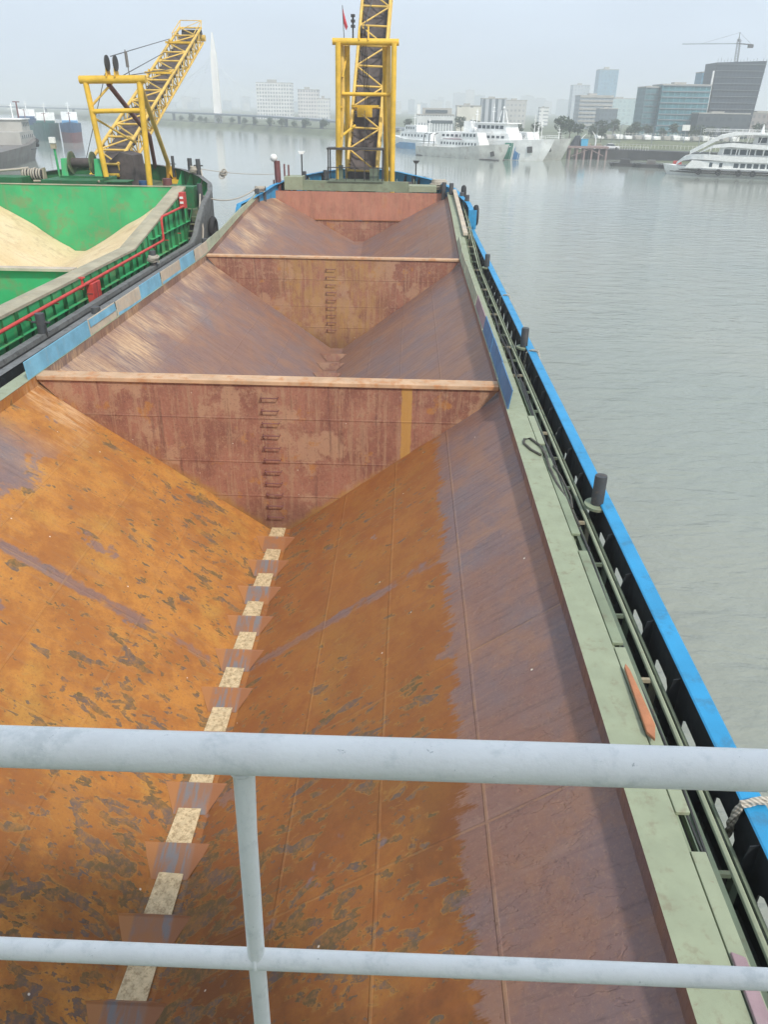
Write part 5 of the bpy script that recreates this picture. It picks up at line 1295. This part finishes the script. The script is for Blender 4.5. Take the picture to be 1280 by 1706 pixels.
# ------------------------------------------------------------------ trees
def leafball(m, c, r, n, rnd):
    for _ in range(n):
        a, b = rnd.uniform(0, 2 * math.pi), math.acos(rnd.uniform(-1, 1)); q = r * rnd.uniform(.55, 1.08)
        p = Vector((c[0] + q * math.sin(b) * math.cos(a), c[1] + q * math.sin(b) * math.sin(a), c[2] + q * .8 * math.cos(b)))
        s = rnd.uniform(.22, .5) * (.6 + r * .18); u = Vector((rnd.uniform(-1, 1), rnd.uniform(-1, 1), rnd.uniform(-1, 1))).normalized(); v = u.cross(Vector((rnd.uniform(-1, 1), rnd.uniform(-1, 1), 1))).normalized()
        m.poly([p + u * s, p + v * s * .6, p - u * s, p - v * s * .6])
def make_tree(h, w_, label, seed, thin=False):
    rnd = random.Random(seed); t = thing('tree', label, 'tree', (0, 0, 0), 'trees along the quay')
    m = MB(); m.tube([(0, 0, 0), (.1, 0, h * .35), (0, .1, h * .8)], [.22, .15, .05], 6)
    for i in range(5):
        a = i * 1.3; m.tube([(0, 0, h * (.3 + .08 * i)), (math.cos(a) * w_ * .35, math.sin(a) * w_ * .35, h * (.55 + .07 * i))], [.09, .03], 5)
    m.build('trunk', 'bark', t)
    m = MB()
    for i in range(11 if not thin else 6):
        a = rnd.uniform(0, 6.28); q = rnd.uniform(0, w_ * .36)
        leafball(m, (math.cos(a) * q, math.sin(a) * q, h * rnd.uniform(.45, .88)), w_ * rnd.uniform(.14, .24), 70 if not thin else 40, rnd)
    m.build('crown', 'leaf', t); return t
protos = [make_tree(6.5, 6, 'dark rounded tree in the row behind the quay', 1), make_tree(8, 6.5, 'tall thin crowned tree rising above the row on the quay', 2, True), make_tree(5, 7, 'low broad dark tree in the row behind the quay', 3)]
used = set()
def plant(k_, x, y, s=1.0, label=None):
    src = protos[k_]
    if k_ not in used: used.add(k_); r_ = src
    else:
        r_ = src.copy(); col.objects.link(r_)
        for ch in list(src.children): c2 = ch.copy(); col.objects.link(c2); c2.parent = r_
    r_.location = (x, y, 2.45); r_.rotation_euler = (0, 0, (x * 7.3) % 6.28); r_.scale = (s, s, s)
    return r_
random.seed(5)
for i, x in enumerate([72, 76, 80.5, 85, 89, 94, 98, 102, 107, 112, 116, 121, 126, 131, 136, 142, 148]):
    plant(0 if i % 3 else 2, x, 345 - (x - 72) * .22 + random.uniform(-4, 4), random.uniform(.75, 1.05))
for x, y, s in ((78, 335, 1.15), (92, 342, .9), (22.5, 330, .8)): plant(1, x, y, s)
for x, y, s in ((-28, 400, .8), (-20, 398, .9), (-2, 362, .9), (20, 352, 1.1), (26, 350, .9), (34, 345, .9), (52, 300, 1.25), (56, 306, 1.1), (60, 312, .9), (46, 320, .9), (40, 325, .8), (66, 300, .7)): plant(0, x, y, s)
for i in range(14): plant(2, -150 + i * 9 + random.uniform(-2, 2), 552 - i * 11.5 + random.uniform(-3, 3), random.uniform(.6, .9))

# ------------------------------------------------------------------ quay things
dk = thing('pile_dock', 'weathered pinkish timber dock on piles beside the pale bow', 'dock', (50, 243, 0))
m = MB(); m.box(43.8, 55.2, 239.6, 245, 2.9, 3.4); m.build('dock_deck', 'pinkdock', dk)
for i in range(6):
    for y in (240, 243):
        m = MB(); m.box(44.3 + i * 2.05, 44.75 + i * 2.05, y, y + .45, -1, 2.9); m.build('pile', 'pinkdock', dk)
m = MB(); m.bar((45, 240, .8), (50, 240, 2.7), .18); m.bar((50, 240, 2.7), (54, 240, 1.0), .18); m.build('cross_brace', 'pinkdock', dk)
m = MB(); n = 9; random.seed(8)
rows = []
for j in range(5):
    f = j / 4; rows.append([(46.1 + (1.55 * (1 - f * .55)) * math.cos(2 * math.pi * i / n) * random.uniform(.9, 1.1) + f * .55, 242 + 1.0 * (1 - f * .5) * math.sin(2 * math.pi * i / n), 3.41 + 2.6 * f) for i in range(n)]); rows[-1].append(rows[-1][0])
m.grid(rows); m.poly(rows[-1][:-1]); o = m.build('tarpaulin_heap', 'tarp', None); tag(o, 'tall black tarpaulin covered heap standing on the pile dock', 'covered heap')
m = MB(); m.box(47.6, 49.5, 241, 242.6, 3.41, 5.1); m.box(47.5, 49.6, 240.9, 242.7, 5.1, 5.2); o = m.build('site_box', 'bluebox', None, bevel=.03); tag(o, 'cyan blue box on the pile dock between the black heap and white arch', 'box')
ar = thing('arch_sculpture', 'pair of slender white curved horns forming an open arch behind the blue box', 'arch', (50, 245, 3))
for s, x0, hgt in ((1, 52.7, 3.6), (-1, 48.6, 2.9)):
    pts = [(x0 + s * .35 * math.sin(t * 2.2) - s * 1.5 * t ** 2, 246.5, 2.5 + .9 + hgt * t * (1.12 - .12 * t)) for t in frange(0, 1, 10)]
    pts[0] = (pts[0][0], 246.5, 2.5)
    m = MB(); m.tube(pts, [.24 - .17 * i / 9 for i in range(10)], 8); m.build('arch_horn', 'white', ar, smooth=True)
for i, (x, y) in enumerate(((53.2, 247), (50.4, 247.5))):
    m = MB(); m.box(x, x + 1.8, y, y + 1.2, 2.55, 3.0); m.prism([(x, y, 3.0), (x + 1.8, y, 3.0), (x + 1.4, y, 3.9), (x + .3, y, 3.9)], (0, 1.2, 0)); o = m.build('planter', 'khaki', None); tag(o, ('low sandy mound to the right of the arch', 'low sandy mound in the middle of the arch')[i], 'mound')
def car(x, y, ang, label, mat='carwhite', s=1.0):
    t = thing('parked_car', label, 'car', (0, 0, 0))
    m = MB(); m.prism([(-2.2, -.85, .3), (2.2, -.85, .3), (2.25, -.85, .75), (1.3, -.85, .9), (-1.9, -.85, .92), (-2.25, -.85, .8)], (0, 1.7, 0)); m.build('body', mat, t, bevel=.08)
    m = MB(); m.prism([(-1.7, -.75, .9), (1.1, -.75, .9), (.45, -.75, 1.42), (-1.1, -.75, 1.42)], (0, 1.5, 0)); m.build('cabin_glass', 'glass', t, bevel=.05)
    m = MB(); m.prism([(-1.15, -.77, 1.40), (.48, -.77, 1.40), (.4, -.77, 1.47), (-1.05, -.77, 1.47)], (0, 1.54, 0)); m.build('roof', mat, t)
    for wx in (-1.4, 1.4):
        for wy in (-.82, .82):
            m = MB(); m.ring((wx, wy, .33), .22, .12, 'y', 14, 6); m.build('wheel', 'tyre', t)
    t.location = (x, y, 2.56); t.rotation_euler = (0, 0, ang); t.scale = (s, s, s); return t
car(56.8, 243.6, -.25, 'white car parked on the quay road right of the arch')
for i in range(15):
    x = 71 + i * 3.4
    m = MB(); h = 1.5 + .2 * (i % 3); m.box(x, x + 2.6, 330 - (x - 70) * .2, 336 - (x - 70) * .2, 2.9, 2.5 + h); m.box(x + .2, x + 2.0, 329.4 - (x - 70) * .2, 330 - (x - 70) * .2, 2.9, 2.5 + h * .7)
    tk = m.build('parked_truck', ('shipwhite', 'concrete', 'shipwhite')[i % 3], None); tag(tk, 'pale truck in the long row parked behind the grass field', 'truck', 'trucks parked behind the field')
for nm, (p0, p1), n, lb in (('fence', ((57, 243.5), (66, 239)), 14, 'low white post fence along the quay road by the white car'), ('fence', ((60, 262), (98, 242)), 40, 'long white picket fence along the near side of the grass field'), ('fence', ((82, 331.5), (128, 315)), 36, 'thin tall fence between grass field and the parked trucks')):
    m = MB(); p0 = Vector((*p0, 2.5)); p1 = Vector((*p1, 2.5)); hh = 1.1 if 'tall' not in lb else 2.6
    for i in range(n + 1): p = p0.lerp(p1, i / n); m.bar(p, p + Vector((0, 0, hh)), .10)
    m.bar(p0 + Vector((0, 0, hh * .85)), p1 + Vector((0, 0, hh * .85)), .09)
    o = m.build(nm, 'shipcream', None); tag(o, lb, 'fence')
bb = thing('billboard', 'small blank white billboard on a thin post by the field', 'billboard', (94.6, 300, 2.5))
m = MB(); m.box(93.4, 96.0, 300, 300.2, 6.6, 8.4); m.build('panel', 'white', bb)
m = MB(); m.tube([(94.7, 300.1, 2.5), (94.7, 300.1, 6.6)], .12, 6); m.build('post', 'bridgegrey', bb)
for i, (x, y) in enumerate(((73, 262), (86, 258), (104, 250), (60, 280), (66, 284), (70, 290))):
    t = thing('street_lamp', 'thin grey street lamp standing on the quay by the field', 'street lamp', (x, y, 2.5), 'street lamps on the quay')
    m = MB(); m.tube([(x, y, 2.5), (x, y, 8.2)], .09, 5); m.build('pole', 'bridgegrey', t); m = MB(); m.tube([(x, y, 8.2), (x + 1.2, y, 8.5)], .07, 5); m.build('lamp_arm', 'bridgegrey', t)
# low work barges moored by the excursion boat
for i, (x, y, l_, wd, mt, lb) in enumerate(((53.4, 212.5, 6.5, 2.6, 'darksteel', 'small black work boat at the left end of the raft row'), (59.2, 210.0, 6.0, 3.4, 'shipgrey', 'grey work raft with cabin in the middle of the raft row'), (64.8, 207.5, 5.6, 3.6, 'pinkdock', 'rust brown raft with red tarpaulin next to the excursion boat'))):
    t = thing('work_raft', lb, 'raft', (x, y, 0)); a = -.3; ca, sa = math.cos(a), math.sin(a)
    T = lambda u, v, z: (x + u * ca - v * sa, y + u * sa + v * ca, z)
    m = MB(); m.prism([T(-l_ / 2, -wd / 2, -.2), T(l_ / 2, -wd / 2, -.2), T(l_ / 2 + .4, -wd / 2, .8), T(-l_ / 2 - .5, -wd / 2, .8)], Vector(T(0, wd, 0)) - Vector(T(0, 0, 0))); m.build('raft_hull', 'darksteel', t)
    m = MB(); m.prism([T(-l_ * .2, -wd * .3, .8), T(l_ * .2, -wd * .3, .8), T(l_ * .16, -wd * .3, 1.7), T(-l_ * .16, -wd * .3, 1.7)], Vector(T(0, wd * .6, 0)) - Vector(T(0, 0, 0))); m.build('raft_cabin', mt if i != 2 else 'red', t)
    for q_ in (-.42, .36):
        m = MB(); m.ring(T(l_ * q_, -wd / 2 - .1, .5), .3, .12, 'y', 12, 6); m.build('tyre_fender', 'tyre', t)

# ------------------------------------------------------------------ the hazy air
hz = MB(); hz.box(-3500, 3500, -310, 4300, -2, 62)
hm = bpy.data.materials.new('haze_air'); hm.use_nodes = True; hn = hm.node_tree.nodes; hn.clear()
pv = hn.new('ShaderNodeVolumePrincipled'); ho = hn.new('ShaderNodeOutputMaterial'); hm.node_tree.links.new(pv.outputs[0], ho.inputs['Volume'])
pv.inputs['Density'].default_value = .0009; pv.inputs['Color'].default_value = (.955, .98, 1.0, 1); pv.inputs['Anisotropy'].default_value = .15
M['haze'] = hm
hz.build('haze', 'haze', None, kind='stuff')
